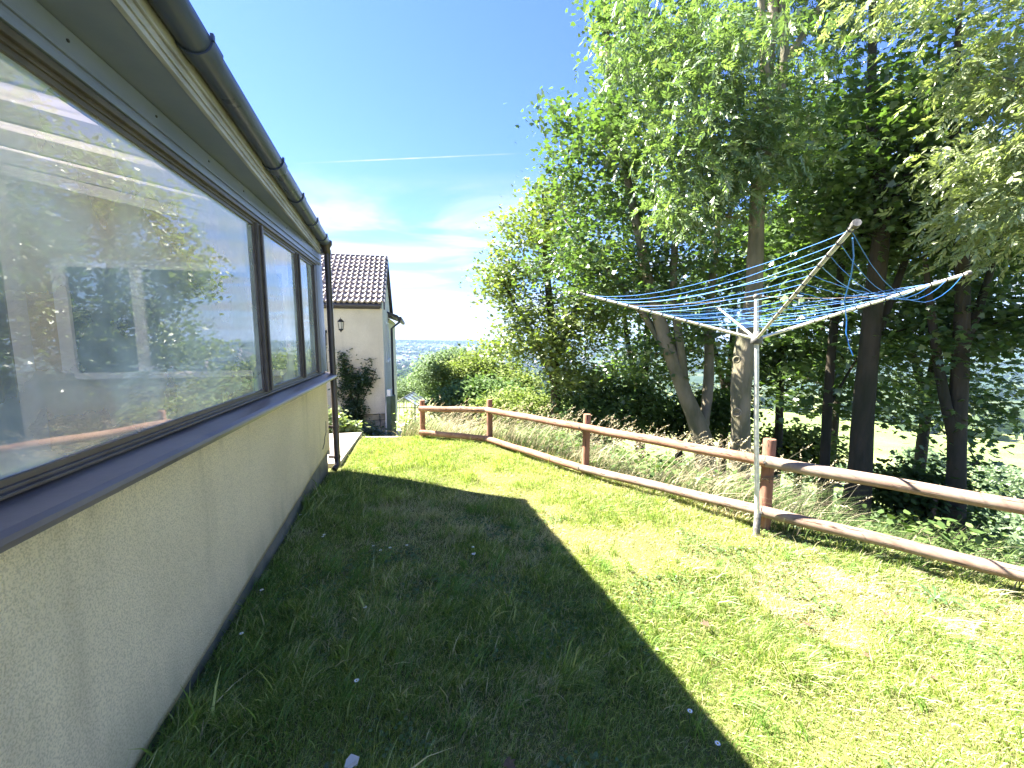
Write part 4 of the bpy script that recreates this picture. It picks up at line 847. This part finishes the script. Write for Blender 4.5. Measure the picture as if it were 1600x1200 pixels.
# mid-distance trees beyond the fence at the left
LFT = [('willow_tree', 'rounded pale green willow just left of the leaning maple, behind the fence corner', 735, 13.5, [E(735, 590, 13.5, 1.3, 1.2, 0.9), E(790, 600, 13.0, 1.2, 1.2, 0.8)], 330, YEL, 41),
       ('willow_tree', 'tall feathery blue-green willow in front of the far hillside', 700, 19, [E(692, 584, 19, 1.5, 1.5, 1.1), E(712, 564, 19, 0.9, 1.2, 0.7)], 420, BLU, 42),
       ('willow_tree', 'low pale bush-like willow above the greenhouse roof', 650, 26.0, [E(655, 603, 26, 1.9, 1.6, 0.85), E(628, 612, 26, 1.2, 1.2, 0.6)], 240, BLU, 43),
       ('hawthorn_bush', 'dense dark hawthorn behind the fence between the first two posts', 715, 11.0, [E(718, 626, 11, 0.8, 0.8, 0.36), E(760, 625, 10.5, 1.0, 0.9, 0.5)], 260, SYC, 44),
       ('hawthorn_bush', 'bright green bush behind the second fence post', 800, 9.0, [E(800, 632, 9.0, 0.8, 0.7, 0.32), E(850, 640, 8.7, 0.6, 0.6, 0.35)], 200, YEL, 45),
       ('elder_bush', 'dark elder bush behind the third fence post', 930, 7.4, [E(925, 640, 7.4, 0.8, 0.6, 0.45), E(990, 625, 7.4, 0.6, 0.6, 0.4)], 230, SYC, 46),
       ('elder_bush', 'dark leafy elder between the leaning sycamore and the knotted ash, low behind the rails', 1060, 7.6, [E(1040, 650, 7.8, 0.7, 0.6, 0.40), E(1120, 640, 7.6, 0.7, 0.6, 0.5)], 230, DRK, 47),
       ('elder_bush', 'dark elder growing round the foot of the broad trunk at the right', 1440, 5.0, [E(1435, 770, 4.9, 0.40, 0.4, 0.32), E(1475, 820, 4.7, 0.22, 0.3, 0.22)], 130, DRK, 48),
       ('elder_bush', 'pale green low elder between the dark stems, under the top rail', 1250, 7.5, [E(1240, 700, 7.5, 0.8, 0.6, 0.35)], 150, YEL, 49)]
for nm_, lab, px_, Y_, el, n_t, cols_, sd_ in LFT:
    g0 = gp(px_, Y_); zt2 = float(el[0][0][2])
    tree(nm_, lab, 'tree' if 'tree' in nm_ else 'bush', [([g0, (g0[0], Y_, (g0[2] + zt2) / 2), (g0[0] + 0.05, Y_, zt2)], [0.10, 0.07, 0.03])], el, n_t, 'oval', 60 if Y_ > 9.5 else 38, sd_, spread=0.2, cols=cols_, size=(1.0 if Y_ > 9.5 else 0.75), minr=0.012)
# bushes out in the meadow
MD = [(1570, 14, 1.0, 0.75), (1510, 19, 1.3, 0.9), (1620, 24, 2.0, 1.4), (1440, 26, 1.8, 1.2), (1330, 30, 2.2, 1.5), (1240, 24, 1.6, 1.1), (1540, 40, 3.2, 2.2), (1400, 52, 4, 2.6), (1180, 40, 3, 2.0), (1290, 60, 4.5, 3), (1600, 70, 6, 3.5), (1470, 85, 7, 4), (1050, 50, 3.5, 2.4), (960, 34, 2.4, 1.8), (900, 26, 2.0, 1.6)]
MDL = ['nearest round bush in the meadow at the right edge', 'small round bush in the meadow behind the nearest one', 'wide bush in the meadow by the right edge', 'meadow bush seen behind the broad dark trunk', 'meadow bush seen behind the thick dark trunk', 'meadow bush seen right of the clothes line pole', 'large hedge tree in the meadow above the round bushes', 'hedge tree far down behind the dark stems', 'hedge tree far down behind the clothes line pole', 'broad hedge tree down the slope beyond the slim stem', 'large far hedge tree at the right edge of the meadow', 'farthest broad hedge tree down the meadow', 'far hedge tree behind the leaning sycamore', 'bushy thicket tree behind the yellow-green maple', 'leafy thicket behind the third fence post']
base_me = None
for i, (px_, Y_, r_, h_) in enumerate(MD):
    rs = np.random.RandomState(300 + i); g0 = gp(px_, Y_); n = 900 if i < 6 else 1100; sc = r_
    cs = [(rs.normal(size=3) * np.array((0.45, 0.45, 0.25)) * np.array((r_, r_, h_)), 0.4 + 0.3 * rs.rand()) for _ in range(9)]
    pts = []
    for c_, q in cs:
        u = nrmz(rs.normal(size=(n // 3, 3))); pts.append(c_ + u * np.array((r_, r_, h_)) * q * (0.7 + 0.4 * rs.rand(n // 3, 1)))
    pts = np.concatenate(pts) + np.array((0, 0, h_ * 0.62)); pts = pts[pts[:, 2] > 0.02] + g0; m = len(pts)
    ln = np.full(m, 0.17 * r_ ** 0.75) * (0.6 + 0.8 * rs.rand(m)); v, f = leaves(pts, rs.normal(size=(m, 3)), nrmz(rs.normal(size=(m, 3)) + np.array((0, 0, 0.6))), ln, ln * 0.7, OVAL)
    c0 = np.array(BLU[0]); c1 = np.array(BLU[1]); cc = c0 + (c1 - c0) * rs.rand(m, 1)
    root = empty('meadow_bush', tuple(g0), MDL[i], 'bush', 'bushes out in the meadow')
    link('crown', np_mesh('crown', v, [f], np.repeat(cc, 6, axis=0)), M['soft'], root)
    m_ = MB()
    for k in range(4): m_.tube([g0, g0 + np.array((r_ * 0.25 * math.cos(k * 1.6), r_ * 0.25 * math.sin(k * 1.6), h_ * 0.6))], [0.05 * r_, 0.02 * r_], 5)
    m_.build('trunk', M['bark_dark'], root)
# climbing shrub on the second house, shrubs at its foot
wl = lambda px, py, off=0.0: np.array(P(px, py, 10.5 + (px - 597) / 640 * 10.3 * 0.2306 - 0.10 - off))
tree('climbing_shrub', 'dark cotoneaster trained up the cream wall of the small house', 'shrub',
    [([wl(552, 668), wl(556, 640), wl(562, 600), wl(575, 575)], [0.03, 0.025, 0.02, 0.008]), ([wl(556, 640), wl(545, 600), wl(538, 575), wl(532, 552)], [0.02, 0.016, 0.012, 0.005]), ([wl(556, 645), wl(570, 620), wl(582, 595), wl(588, 575)], [0.02, 0.014, 0.01, 0.005])],
    [(wl(545, 636), (0.30, 0.08, 0.28), 3.0), (wl(558, 600), (0.34, 0.06, 0.30), 2.6), (wl(540, 575), (0.22, 0.06, 0.28), 1.2), (wl(576, 590), (0.22, 0.06, 0.30), 1.6), (wl(535, 555), (0.12, 0.05, 0.12), 0.4), (wl(530, 605), (0.20, 0.06, 0.30), 1.2)],
    260, 'oval', 22, 51, spread=0.055, cols=((0.035, 0.075, 0.035), (0.06, 0.11, 0.045)), size=0.6, minr=0.003, wind=(0, 0, 0.3))
tree('garden_shrub', 'pale leafed shrub at the foot of the small house beside the paved path', 'shrub',
    [([gp(530, 8.2), P(530, 680, 8.2), P(532, 665, 8.2)], [0.02, 0.015, 0.008])], [(P(520, 672, 8.2), (0.30, 0.3, 0.22), 1), (P(548, 672, 8.4), (0.25, 0.25, 0.20), 1), (P(505, 655, 8.0), (0.2, 0.2, 0.25), 1)], 110, 'oval', 14, 52, spread=0.08, cols=((0.13, 0.18, 0.06), (0.24, 0.28, 0.12)), size=0.85, minr=0.003, wind=(0, 0, 0))
tree('garden_shrub', 'dark fern-like shrub before the stone plinth of the small house', 'shrub',
    [([gp(585, 9.6), P(585, 680, 9.6)], [0.02, 0.01])], [(P(580, 676, 9.6), (0.35, 0.2, 0.16), 1), (P(558, 665, 9.6), (0.22, 0.2, 0.2), 1)], 70, 'oval', 14, 53, spread=0.07, cols=((0.04, 0.075, 0.03), (0.09, 0.13, 0.05)), size=0.7, minr=0.003, wind=(0, 0, 0))
tree('garden_shrub', 'twiggy half-bare shrub at the far end of the rail fence', 'shrub',
    [([gp(648, 7.2), P(646, 660, 7.2), P(642, 640, 7.2)], [0.015, 0.012, 0.006])], [(P(645, 655, 7.2), (0.20, 0.25, 0.30), 1), (P(632, 665, 7.2), (0.15, 0.2, 0.12), 1)], 130, 'oval', 3, 54, bark='rail_grey', spread=0.05, cols=YEL, size=0.6, minr=0.002, wind=(0, 0, 0))

# ================================================================== GREENHOUSE
gr0 = P(632, 671, 21.0)
def GH(x, y, z): return (gr0[0] + x, gr0[1] + y, gr0[2] + z)
gh = empty('greenhouse', GH(0, 0, 0), 'small metal framed glass greenhouse beyond the green cupboard', 'greenhouse')
hw, ln_, eh, rh = 0.85, 2.2, 1.15, 1.68
fm = MB(); bar = lambda a_, b_, r=0.022: fm.tube([GH(*a_), GH(*b_)], r, 5, smooth=False)
for x in (-hw, -hw * 0.5, 0, hw * 0.5, hw):
    for y in (0, ln_): bar((x, y, 0), (x, y, eh + (rh - eh) * (1 - abs(x) / hw)))
for y in np.linspace(0, ln_, 5):
    bar((-hw, y, 0), (-hw, y, eh)); bar((hw, y, 0), (hw, y, eh)); bar((-hw, y, eh), (0, y, rh), 0.028); bar((hw, y, eh), (0, y, rh), 0.028)
for z in (0.02, eh): 
    for x in (-hw, hw): bar((x, 0, z), (x, ln_, z), 0.03)
    for y in (0, ln_): bar((-hw, y, z), (hw, y, z), 0.03)
bar((0, 0, rh), (0, ln_, rh), 0.035); fm.build('frame', M['gh_frame'], gh)
for nm_, q in (('side_pane', [(-hw, 0, .03), (-hw, ln_, .03), (-hw, ln_, eh), (-hw, 0, eh)]), ('side_pane', [(hw, 0, .03), (hw, ln_, .03), (hw, ln_, eh), (hw, 0, eh)]), ('roof_pane', [(-hw, 0, eh), (-hw, ln_, eh), (0, ln_, rh), (0, 0, rh)]), ('roof_pane', [(hw, 0, eh), (hw, ln_, eh), (0, ln_, rh), (0, 0, rh)]), ('end_pane', [(-hw, 0, .03), (hw, 0, .03), (hw, 0, eh), (0, 0, rh), (-hw, 0, eh)])):
    MB().add([GH(*p) for p in q], [tuple(range(len(q)))]).build(nm_, M['gh_glass'], gh)

# ================================================================== GRASS
def blades(bx, by, bz, h, wd, lean, ldir, col, seg=3, tipcol=1.15):
    n = len(bx); rows = []
    side = np.stack((-np.sin(ldir + 1.2), np.cos(ldir + 1.2), np.zeros(n)), -1)
    for s in range(seg + 1):
        q = s / seg; w_ = wd * (1 - q ** 1.6) * 0.5
        c_ = np.stack((bx + np.cos(ldir) * lean * h * q * q, by + np.sin(ldir) * lean * h * q * q, bz + h * q * (1 - 0.35 * lean * q)), -1)
        if s < seg: rows.append(c_ - side * w_[:, None]); rows.append(c_ + side * w_[:, None])
        else: rows.append(c_)
    k = 2 * seg + 1; V = np.stack(rows, 1).reshape(-1, 3); b_ = (np.arange(n) * k)[:, None]
    quads = np.concatenate([b_ + np.array([[2 * s, 2 * s + 1, 2 * s + 3, 2 * s + 2]]) for s in range(seg - 1)]); tri = b_ + np.array([[2 * seg - 2, 2 * seg - 1, 2 * seg]])
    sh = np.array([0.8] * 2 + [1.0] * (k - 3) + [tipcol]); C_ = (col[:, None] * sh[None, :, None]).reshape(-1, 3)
    return V, [quads, tri], C_
rs = np.random.RandomState(99)
def sample(n, x0, x1, y0, y1): return x0 + (x1 - x0) * rs.rand(n), y0 + (y1 - y0) * rs.rand(n)
def on_lawn(x, y, m=0.0): return (outside_dist(x, y) <= m) & (x > -1.018 - KW * y - 0.02 * 0 + 0.0) & ~((y > 4.62) & (x < -2.02 - 0.2 * (y - 4.75)) & (y < 6.45))
gxs, gys = [], []
for (n, x0, x1, y0, y1) in ((150000, -1.7, 1.6, 0.85, 2.2), (60000, 1.6, 3.4, 0.9, 2.2), (150000, -2.1, 3.2, 2.2, 3.8), (110000, -2.6, 2.2, 3.8, 6.9), (30000, 2.5, 5.5, -1.0, 2.6), (20000, -1.5, 3.0, -1.2, 0.85)):
    x, y = sample(n, x0, x1, y0, y1); k = on_lawn(x, y, 0.12); gxs.append(x[k]); gys.append(y[k])
gx, gy = np.concatenate(gxs), np.concatenate(gys)
tuft = 0.55 * vnoise(gx, gy, 3.0) + 0.45 * vnoise(gx, gy, 9.0)
dist_ = np.hypot(gx - 0.1, gy)
nearwall = np.exp(-np.maximum(gx + 1.018 + KW * gy, 0) / 0.35)
dry = sstep(vnoise(gx + 40, gy, 1.5) * 0.6 + 0.4 * vnoise(gx, gy + 9, 4.5), 0.48, 0.68)
bp_ = P(650, 800, 3.5); dry = np.maximum(dry, 0.9 * np.exp(-(((gx + 0.75) / 0.42) ** 2 + ((gy - 3.45) / 0.35) ** 2)))
dry = np.maximum(dry, 0.55 * sstep(gx - 0.35 + 0.15 * (gy - 2), 0.1, 1.0) * (0.3 + 0.7 * vnoise(gx, gy, 2.3)))
dry *= sstep(gy, 0.0, 1.6) * 0.5 + 0.5
dry *= 1 - 0.7 * (1 - sstep(gx + 0.15 * gy, 0.1, 1.0)) * (1 - sstep(gy, 2.6, 3.3))
h = (0.022 + 0.095 * tuft ** 2.2) * (0.5 + 1.0 * rs.rand(len(gx))) * (1 - 0.4 * dry) * (1 + 0.5 * nearwall) * (1 - 0.35 * sstep(gy, 4.5, 6.0))
h *= 1 + 1.0 * (rs.rand(len(gx)) > 0.98)
ld = 2 * math.pi * rs.rand(len(gx)); co_ = rs.rand(len(gx)) < 0.35 * sstep(tuft, 0.45, 0.7); ld[co_] = (2 * math.pi * vnoise(gx, gy, 4.0) * 2 + rs.normal(size=len(gx)) * 0.5)[co_]
lean = 0.15 + 1.25 * rs.rand(len(gx)) ** 1.3; g1 = np.array((0.11, 0.19, 0.03)); g2_ = np.array((0.27, 0.35, 0.07)); g3_ = np.array((0.58, 0.52, 0.31)); g4_ = np.array((0.43, 0.47, 0.17))
mix1 = np.clip(0.55 * rs.rand(len(gx)) + 0.6 * (vnoise(gx, gy, 2.0) - 0.2), 0, 1); colg = lerp(g1[None], g2_[None], mix1); isdry = (rs.rand(len(gx)) < dry * 0.75 + 0.05)
colg *= (0.65 + 0.7 * rs.rand(len(gx), 1)); colg[isdry] = (g3_ * (0.7 + 0.5 * rs.rand(isdry.sum(), 1))); ye = (rs.rand(len(gx)) < 0.25) & ~isdry; colg[ye] = g4_
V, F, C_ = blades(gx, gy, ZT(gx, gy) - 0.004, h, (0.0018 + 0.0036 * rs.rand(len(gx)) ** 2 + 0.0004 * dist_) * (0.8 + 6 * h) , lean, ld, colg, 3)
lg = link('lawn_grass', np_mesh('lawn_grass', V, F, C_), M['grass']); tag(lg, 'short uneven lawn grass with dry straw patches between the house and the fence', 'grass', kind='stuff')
# longer tufts
nt2 = 420; qx, qy = sample(nt2, -1.6, 3.0, 0.95, 3.6); k = on_lawn(qx, qy); qx, qy = qx[k], qy[k]; wgt = np.exp(-((qx + 1.018 + KW * qy) / 1.6) ** 2); k = rs.rand(len(qx)) < 0.25 + 0.75 * wgt; qx, qy = qx[k], qy[k]
rp_ = 26; qx, qy = np.repeat(qx, rp_), np.repeat(qy, rp_); n = len(qx); c_id = np.repeat(rs.rand(n // rp_), rp_); a_ = c_id * 40 + rs.normal(size=n) * 0.8; qx = qx + rs.normal(size=n) * 0.022; qy = qy + rs.normal(size=n) * 0.022
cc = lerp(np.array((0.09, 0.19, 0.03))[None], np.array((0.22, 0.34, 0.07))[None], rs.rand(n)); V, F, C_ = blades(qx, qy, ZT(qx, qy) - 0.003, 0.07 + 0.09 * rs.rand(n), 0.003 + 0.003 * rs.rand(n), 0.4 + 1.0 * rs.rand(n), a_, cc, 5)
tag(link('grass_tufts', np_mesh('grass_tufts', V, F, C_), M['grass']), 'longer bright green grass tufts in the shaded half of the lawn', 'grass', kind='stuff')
# rough grass along and behind the fence
fp = np.array([(-2.2, 7.0)] + [tuple(p) for p in FENCE]); fp[0] = (-1.9, 6.6); seg_ = np.linalg.norm(np.diff(fp, axis=0), axis=1); cum = np.concatenate(([0], np.cumsum(seg_)))
def along(n, off0, off1, pw=1.0):
    s = rs.rand(n) * cum[-1]; x = np.interp(s, cum, fp[:, 0]); y = np.interp(s, cum, fp[:, 1]); j = np.clip(np.searchsorted(cum, s) - 1, 0, len(seg_) - 1); d_ = np.diff(fp, axis=0)[j] / seg_[j][:, None]
    o = off0 + (off1 - off0) * rs.rand(n) ** pw; return x - d_[:, 1] * o, y + d_[:, 0] * o, s
tx, ty, s_ = along(17000, 0.0, 1.5, 1.3); k = (tx * 0 + 1 > 0); left = 1 - sstep(s_, 4.6, 6.2)
thin = rs.rand(len(tx)) < 0.25 + 0.75 * vnoise(tx, ty, 2.2); tx, ty, left = tx[thin], ty[thin], left[thin]; n = len(tx)
hh = (0.18 + 0.50 * rs.rand(n) * vnoise(tx, ty, 1.7)) * (0.85 + 0.3 * left); strawc = np.array((0.58, 0.50, 0.33)); greenc = np.array((0.11, 0.17, 0.045))
isst = rs.rand(n) < 0.15 + 0.35 * left; cc = np.where(isst[:, None], strawc * (0.5 + 0.5 * rs.rand(n, 1)), greenc * (0.7 + 0.6 * rs.rand(n, 1)))
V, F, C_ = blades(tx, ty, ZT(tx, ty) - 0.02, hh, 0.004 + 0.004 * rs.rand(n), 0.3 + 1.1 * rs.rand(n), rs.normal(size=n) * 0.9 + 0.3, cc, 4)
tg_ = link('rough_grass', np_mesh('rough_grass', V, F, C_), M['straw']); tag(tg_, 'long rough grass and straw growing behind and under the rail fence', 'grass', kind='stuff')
# seeding stems with drooping heads
tx, ty, s_ = along(1000, 0.05, 1.1); k = s_ + 1.2 * rs.rand(len(s_)) < 5.9; tx, ty = tx[k], ty[k]; n = len(tx); m_v = []; m_f = [[], []]; 
hh = 0.45 + 0.35 * rs.rand(n); le = 0.3 + 0.7 * rs.rand(n); ld = rs.normal(size=n) * 0.9 + 0.2; bz = ZT(tx, ty) - 0.02
V, F, C_ = blades(tx, ty, bz, hh, np.full(n, 0.006), le, ld, np.tile(strawc, (n, 1)), 5)
hp = np.stack((tx + np.cos(ld) * le * hh, ty + np.sin(ld) * le * hh, bz + hh * (1 - 0.35 * le)), -1)
q = 14; rp = np.repeat(hp, q, 0); dl = np.repeat(np.stack((np.cos(ld) * 2 * le, np.sin(ld) * 2 * le, 1 - 0.7 * le), -1), q, 0); dl = nrmz(dl)
tt = np.tile(np.linspace(-0.10, 0.02, q), n)[:, None]; rp = rp + dl * tt + rs.normal(size=rp.shape) * 0.003
v2, f2 = leaves(rp, nrmz(dl + rs.normal(size=rp.shape) * 0.5), rs.normal(size=rp.shape), np.full(len(rp), 0.020), np.full(len(rp), 0.008), DIAM)
so = np_mesh('seeding_grass', np.concatenate((V, v2)), [F[0], F[1], f2 + len(V)], np.concatenate((C_, np.tile(strawc * 0.8, (len(v2), 1)))))
tag(link('seeding_grass', so, M['straw']), 'tall seeding grass stems standing behind the rail fence', 'grass', kind='stuff')
# weeds: leafy undergrowth on the bank behind the fence
ux, uy, s_ = along(9000, 0.25, 3.2, 1.0); k = (rs.rand(len(ux)) < vnoise(ux, uy, 1.3) ** 1.5 * 1.3) & (s_ > 2.0) & ((s_ < 6.6) | (rs.rand(len(ux)) < 0.25)); ux, uy = ux[k], uy[k]; n = len(ux)
ps = np.stack((ux, uy, ZT(ux, uy)), -1); rep = 7; pr = np.repeat(ps, rep, 0) + rs.normal(size=(n * rep, 3)) * np.array((0.07, 0.07, 0)) + np.array((0, 0, 1)) * (0.03 + 0.42 * rs.rand(n * rep, 1) * np.repeat(vnoise(ux, uy, 2.5), rep)[:, None])
m = len(pr); L_ = 0.04 + 0.05 * rs.rand(m); v, f = leaves(pr, rs.normal(size=(m, 3)) * np.array((1, 1, 0.4)), nrmz(rs.normal(size=(m, 3)) * 0.4 + np.array((0, 0, 1))), L_, L_ * 0.55, OVAL)
cc = np.array((0.06, 0.11, 0.03)) + np.array((0.08, 0.09, 0.03)) * rs.rand(m, 1)
tag(link('undergrowth', np_mesh('undergrowth', v, [f], np.repeat(cc, 6, axis=0)), M['soft']), 'leafy undergrowth of nettles and bramble on the bank behind the fence', 'undergrowth', kind='stuff')
# clover leaves in the turf
cxs, cys = sample(26000, -1.6, 3.2, 0.85, 3.4); k = on_lawn(cxs, cys) & (vnoise(cxs, cys, 2.7) > 0.52); cxs, cys = cxs[k], cys[k]; n = len(cxs)
pr = np.stack((cxs, cys, ZT(cxs, cys) + 0.012 + 0.02 * rs.rand(n)), -1); L_ = 0.010 + 0.014 * rs.rand(n)
v, f = leaves(pr, rs.normal(size=(n, 3)) * np.array((1, 1, 0.2)), nrmz(rs.normal(size=(n, 3)) * 0.3 + np.array((0, 0, 1))), L_, L_ * 0.9, OVAL)
tag(link('clover', np_mesh('clover', v, [f], np.repeat(np.array((0.09, 0.15, 0.04)) * (0.7 + 0.6 * rs.rand(n, 1)), 6, axis=0)), M['grass']), 'small clover and weed leaves low in the lawn', 'clover', kind='stuff')
# daisies
DL = iter(['daisy by the wall foot halfway along', 'upper daisy of the close pair near the wall', 'lower daisy of the close pair near the wall', 'leftmost daisy of the loose row in mid shade', 'second daisy of the loose row in mid shade', 'rightmost daisy of the loose row in mid shade', 'daisy just below the loose row in mid shade', 'single larger daisy near the wall in deep shade', 'small daisy between the wall and the shaded tufts', 'lone daisy in the middle of the deep shade', 'daisy in dark grass low in the picture', 'daisy at the shadow edge, lower right', 'lowest daisy at the shadow edge near the bottom', 'daisy beside the pale leaf scrap'])
def daisy_at(px, py, s=1.0):
    b = 600 - py; fw = FPX * CP + b * SP; up_ = b * CP - FPX * SP; k = EYE / -up_; x, y = (px - 800) * k, fw * k; z = 0.055
    r = empty('daisy', (x, y, 0.0), 'tiny white ' + next(DL), 'flower', 'daisies in the lawn')
    m_ = MB(); nk = 12
    for i in range(nk):
        a_ = 2 * math.pi * i / nk; c_, s_ = math.cos(a_), math.sin(a_); w_ = 0.0022 * s; m_.add([(x + 0.002 * c_, y + 0.002 * s_, z), (x + 0.007 * s * c_ - w_ * s_, y + 0.007 * s * s_ + w_ * c_, z + 0.001), (x + 0.0115 * s * c_, y + 0.0115 * s * s_, z + 0.0005), (x + 0.007 * s * c_ + w_ * s_, y + 0.007 * s * s_ - w_ * c_, z + 0.001)], [(0, 1, 2, 3)])
    m_.build('petals', M['petal'], r); MB().lathe([(0.0035 * s, -0.001), (0.003 * s, 0.002), (0.001, 0.003)], (x, y, z), 8).build('flower_centre', M['yolk'], r); MB().tube([(x, y, 0), (x, y, z)], 0.0008, 4).build('stem', M['green'], r)
for px_, py_ in ((470, 814), (505, 849), (507, 846), (584, 864), (610, 867), (636, 863), (595, 871), (379, 1005), (410, 935), (571, 963), (558, 1081), (1077, 1130), (1120, 1182), (739, 866)):
    daisy_at(px_, py_, 1.0)
# dry fallen leaves
def fallen(px, py, col, s, label):
    b = 600 - py; fw = FPX * CP + b * SP; up_ = b * CP - FPX * SP; k = (EYE - 0.05) / -up_; x, y = (px - 800) * k, fw * k; rs_ = np.random.RandomState(int(px))
    sh = OVAL if 'pale' in label else LOBED; a_ = rs_.rand() * 6.28; vs = []
    for u, v in sh:
        X_ = (u * math.cos(a_) - (v - .5) * math.sin(a_)) * s; Y_ = (u * math.sin(a_) + (v - .5) * math.cos(a_)) * s; vs.append((x + X_, y + Y_, 0.05 + 0.25 * s * abs(u) + 0.08 * s * rs_.rand()))
    vs = vs + [(x, y, 0.05)]; c_ = len(sh); m_ = MB(); m_.add(vs, [(i, (i + 1) % c_, c_) for i in range(c_)]); o = m_.build('fallen_leaf', col); tag(o, label, 'leaf')
brn = mat('dead_leaf', (0.09, 0.055, 0.03), 0.8); gry = mat('pale_dead_leaf', (0.52, 0.50, 0.44), 0.8)
fallen(550, 1192, gry, 0.055, 'curled pale dead leaf at the bottom edge of the shaded grass')
fallen(740, 866, gry, 0.035, 'small pale leaf scrap in the middle of the shade')
fallen(1100, 975, brn, 0.05, 'dark dead leaf in sunny grass nearest the shadow edge'); fallen(1262, 975, brn, 0.04, 'dark dead leaf in the middle of the sunny grass')
fallen(1355, 1025, brn, 0.035, 'reddish brown dead leaf right of the dark leaves'); fallen(1460, 1060, brn, 0.035, 'small dark dead leaf at the right of the lawn'); fallen(1385, 960, brn, 0.035, 'brown dead leaf beside the dandelion'); fallen(798, 1196, brn, 0.05, 'brown dead leaf cut by the bottom edge')
# dandelion rosette
b = 600 - 950; fw = FPX * CP + b * SP; up_ = b * CP - FPX * SP; k = EYE / -up_; dx, dy = (1460 - 800) * k, fw * k
m_ = MB()
for i in range(9):
    a_ = i * 0.7 + 0.2; L_ = 0.09 + 0.03 * (i % 3); rowL, rowR = [], []
    for j in range(7):
        q = j / 6; w_ = (0.013 if j % 2 else 0.006) * (1 - q * 0.4) * (0.3 + q) if j < 6 else 0.001; cxx, cyy, czz = dx + math.cos(a_) * L_ * q, dy + math.sin(a_) * L_ * q, 0.055 + 0.035 * math.sin(q * 2.4)
        rowL.append((cxx - math.sin(a_) * w_, cyy + math.cos(a_) * w_, czz)); rowR.append((cxx + math.sin(a_) * w_, cyy - math.cos(a_) * w_, czz))
    m_.add(rowL + rowR, [(j, j + 1, 8 + j, 7 + j) for j in range(6)], True)
tag(m_.build('dandelion_plant', mat('weed_leaf', (0.05, 0.10, 0.03), 0.5)), 'dark green dandelion rosette in sunny grass before the fence', 'weed')

# ================================================================== FAR TOWN, WOODS
rs = np.random.RandomState(77); vb = []; fb = []; m_ = MB()
for i in range(360):
    az_ = R(-24 + 40 * rs.rand()); r_ = 900 + 1400 * rs.rand(); x, y = r_ * math.sin(az_), r_ * math.cos(az_); z = float(ZT(x, y)); s = 4 + 3.5 * rs.rand(); a_ = rs.rand() * 3.14; c_, sn = math.cos(a_), math.sin(a_)
    def T(u, v, w_): return (x + u * c_ - v * sn, y + u * sn + v * c_, z + w_)
    m_.add([T(-s, -4, -2), T(s, -4, -2), T(s, 4, -2), T(-s, 4, -2), T(-s, -4, 5), T(s, -4, 5), T(s, 4, 5), T(-s, 4, 5), T(-s, 0, 8), T(s, 0, 8)], [(0, 1, 5, 4), (1, 2, 6, 5), (2, 3, 7, 6), (3, 0, 4, 7), (4, 5, 9, 8), (7, 8, 9, 6), (5, 6, 9), (4, 8, 7)])
tag(m_.build('distant_town', mat('town_walls', (0.22, 0.19, 0.17), 0.8, var=(0.09, 0.07, 0.06), scale=0.03)), 'scatter of far houses on the blue hillside across the valley', 'town', kind='stuff')
n = 5200; az_ = np.radians(-34 + 92 * rs.rand(n)); r_ = 260 + 2900 * rs.rand(n) ** 0.8; x, y = r_ * np.sin(az_), r_ * np.cos(az_); keep = (vnoise(x, y, 1 / 160.0) > 0.45) | (r_ > 2350); x, y, r_ = x[keep], y[keep], r_[keep]; z = ZT(x, y); n = len(x)
q = 26; c3 = np.repeat(np.stack((x, y, z + 4), -1), q, 0); rd = np.repeat(5 + 4 * rs.rand(n), q)[:, None]; u = nrmz(rs.normal(size=(n * q, 3))); pts = c3 + u * rd * np.array((1.3, 1.3, 0.75)); ln = rd[:, 0] * 0.85
v, f = leaves(pts, np.cross(u, rs.normal(size=u.shape)), u, ln, ln * 0.9, OVAL); cc = np.repeat(np.array((0.03, 0.055, 0.022)) + np.array((0.03, 0.035, 0.01)) * rs.rand(n, 1), q * 6, axis=0)
tag(link('distant_woods', np_mesh('distant_woods', v, [f], cc), M['soft']), 'far-off woods and hedges across the valley and along the skyline', 'woodland', kind='stuff')

# ================================================================== HAZE
hz = MB(); hz.box(-5300, 5300, -5300, 5300, float(TZ.min()) - 1.0, 60.0); ho = hz.build('haze'); tag(ho, 'thin blue summer haze over the valley', 'haze', kind='stuff')
hm = bpy.data.materials.new('haze_air'); hm.use_nodes = True; t = hm.node_tree; t.nodes.clear(); pv = t.nodes.new('ShaderNodeVolumePrincipled'); pv.inputs['Color'].default_value = (0.42, 0.62, 1.0, 1); pv.inputs['Density'].default_value = 0.00013; pv.inputs['Anisotropy'].default_value = 0.0
o_ = t.nodes.new('ShaderNodeOutputMaterial'); t.links.new(pv.outputs[0], o_.inputs['Volume']); ho.data.materials.append(hm)
print('leaf polys', NLEAF[0], 'grass', len(gx))
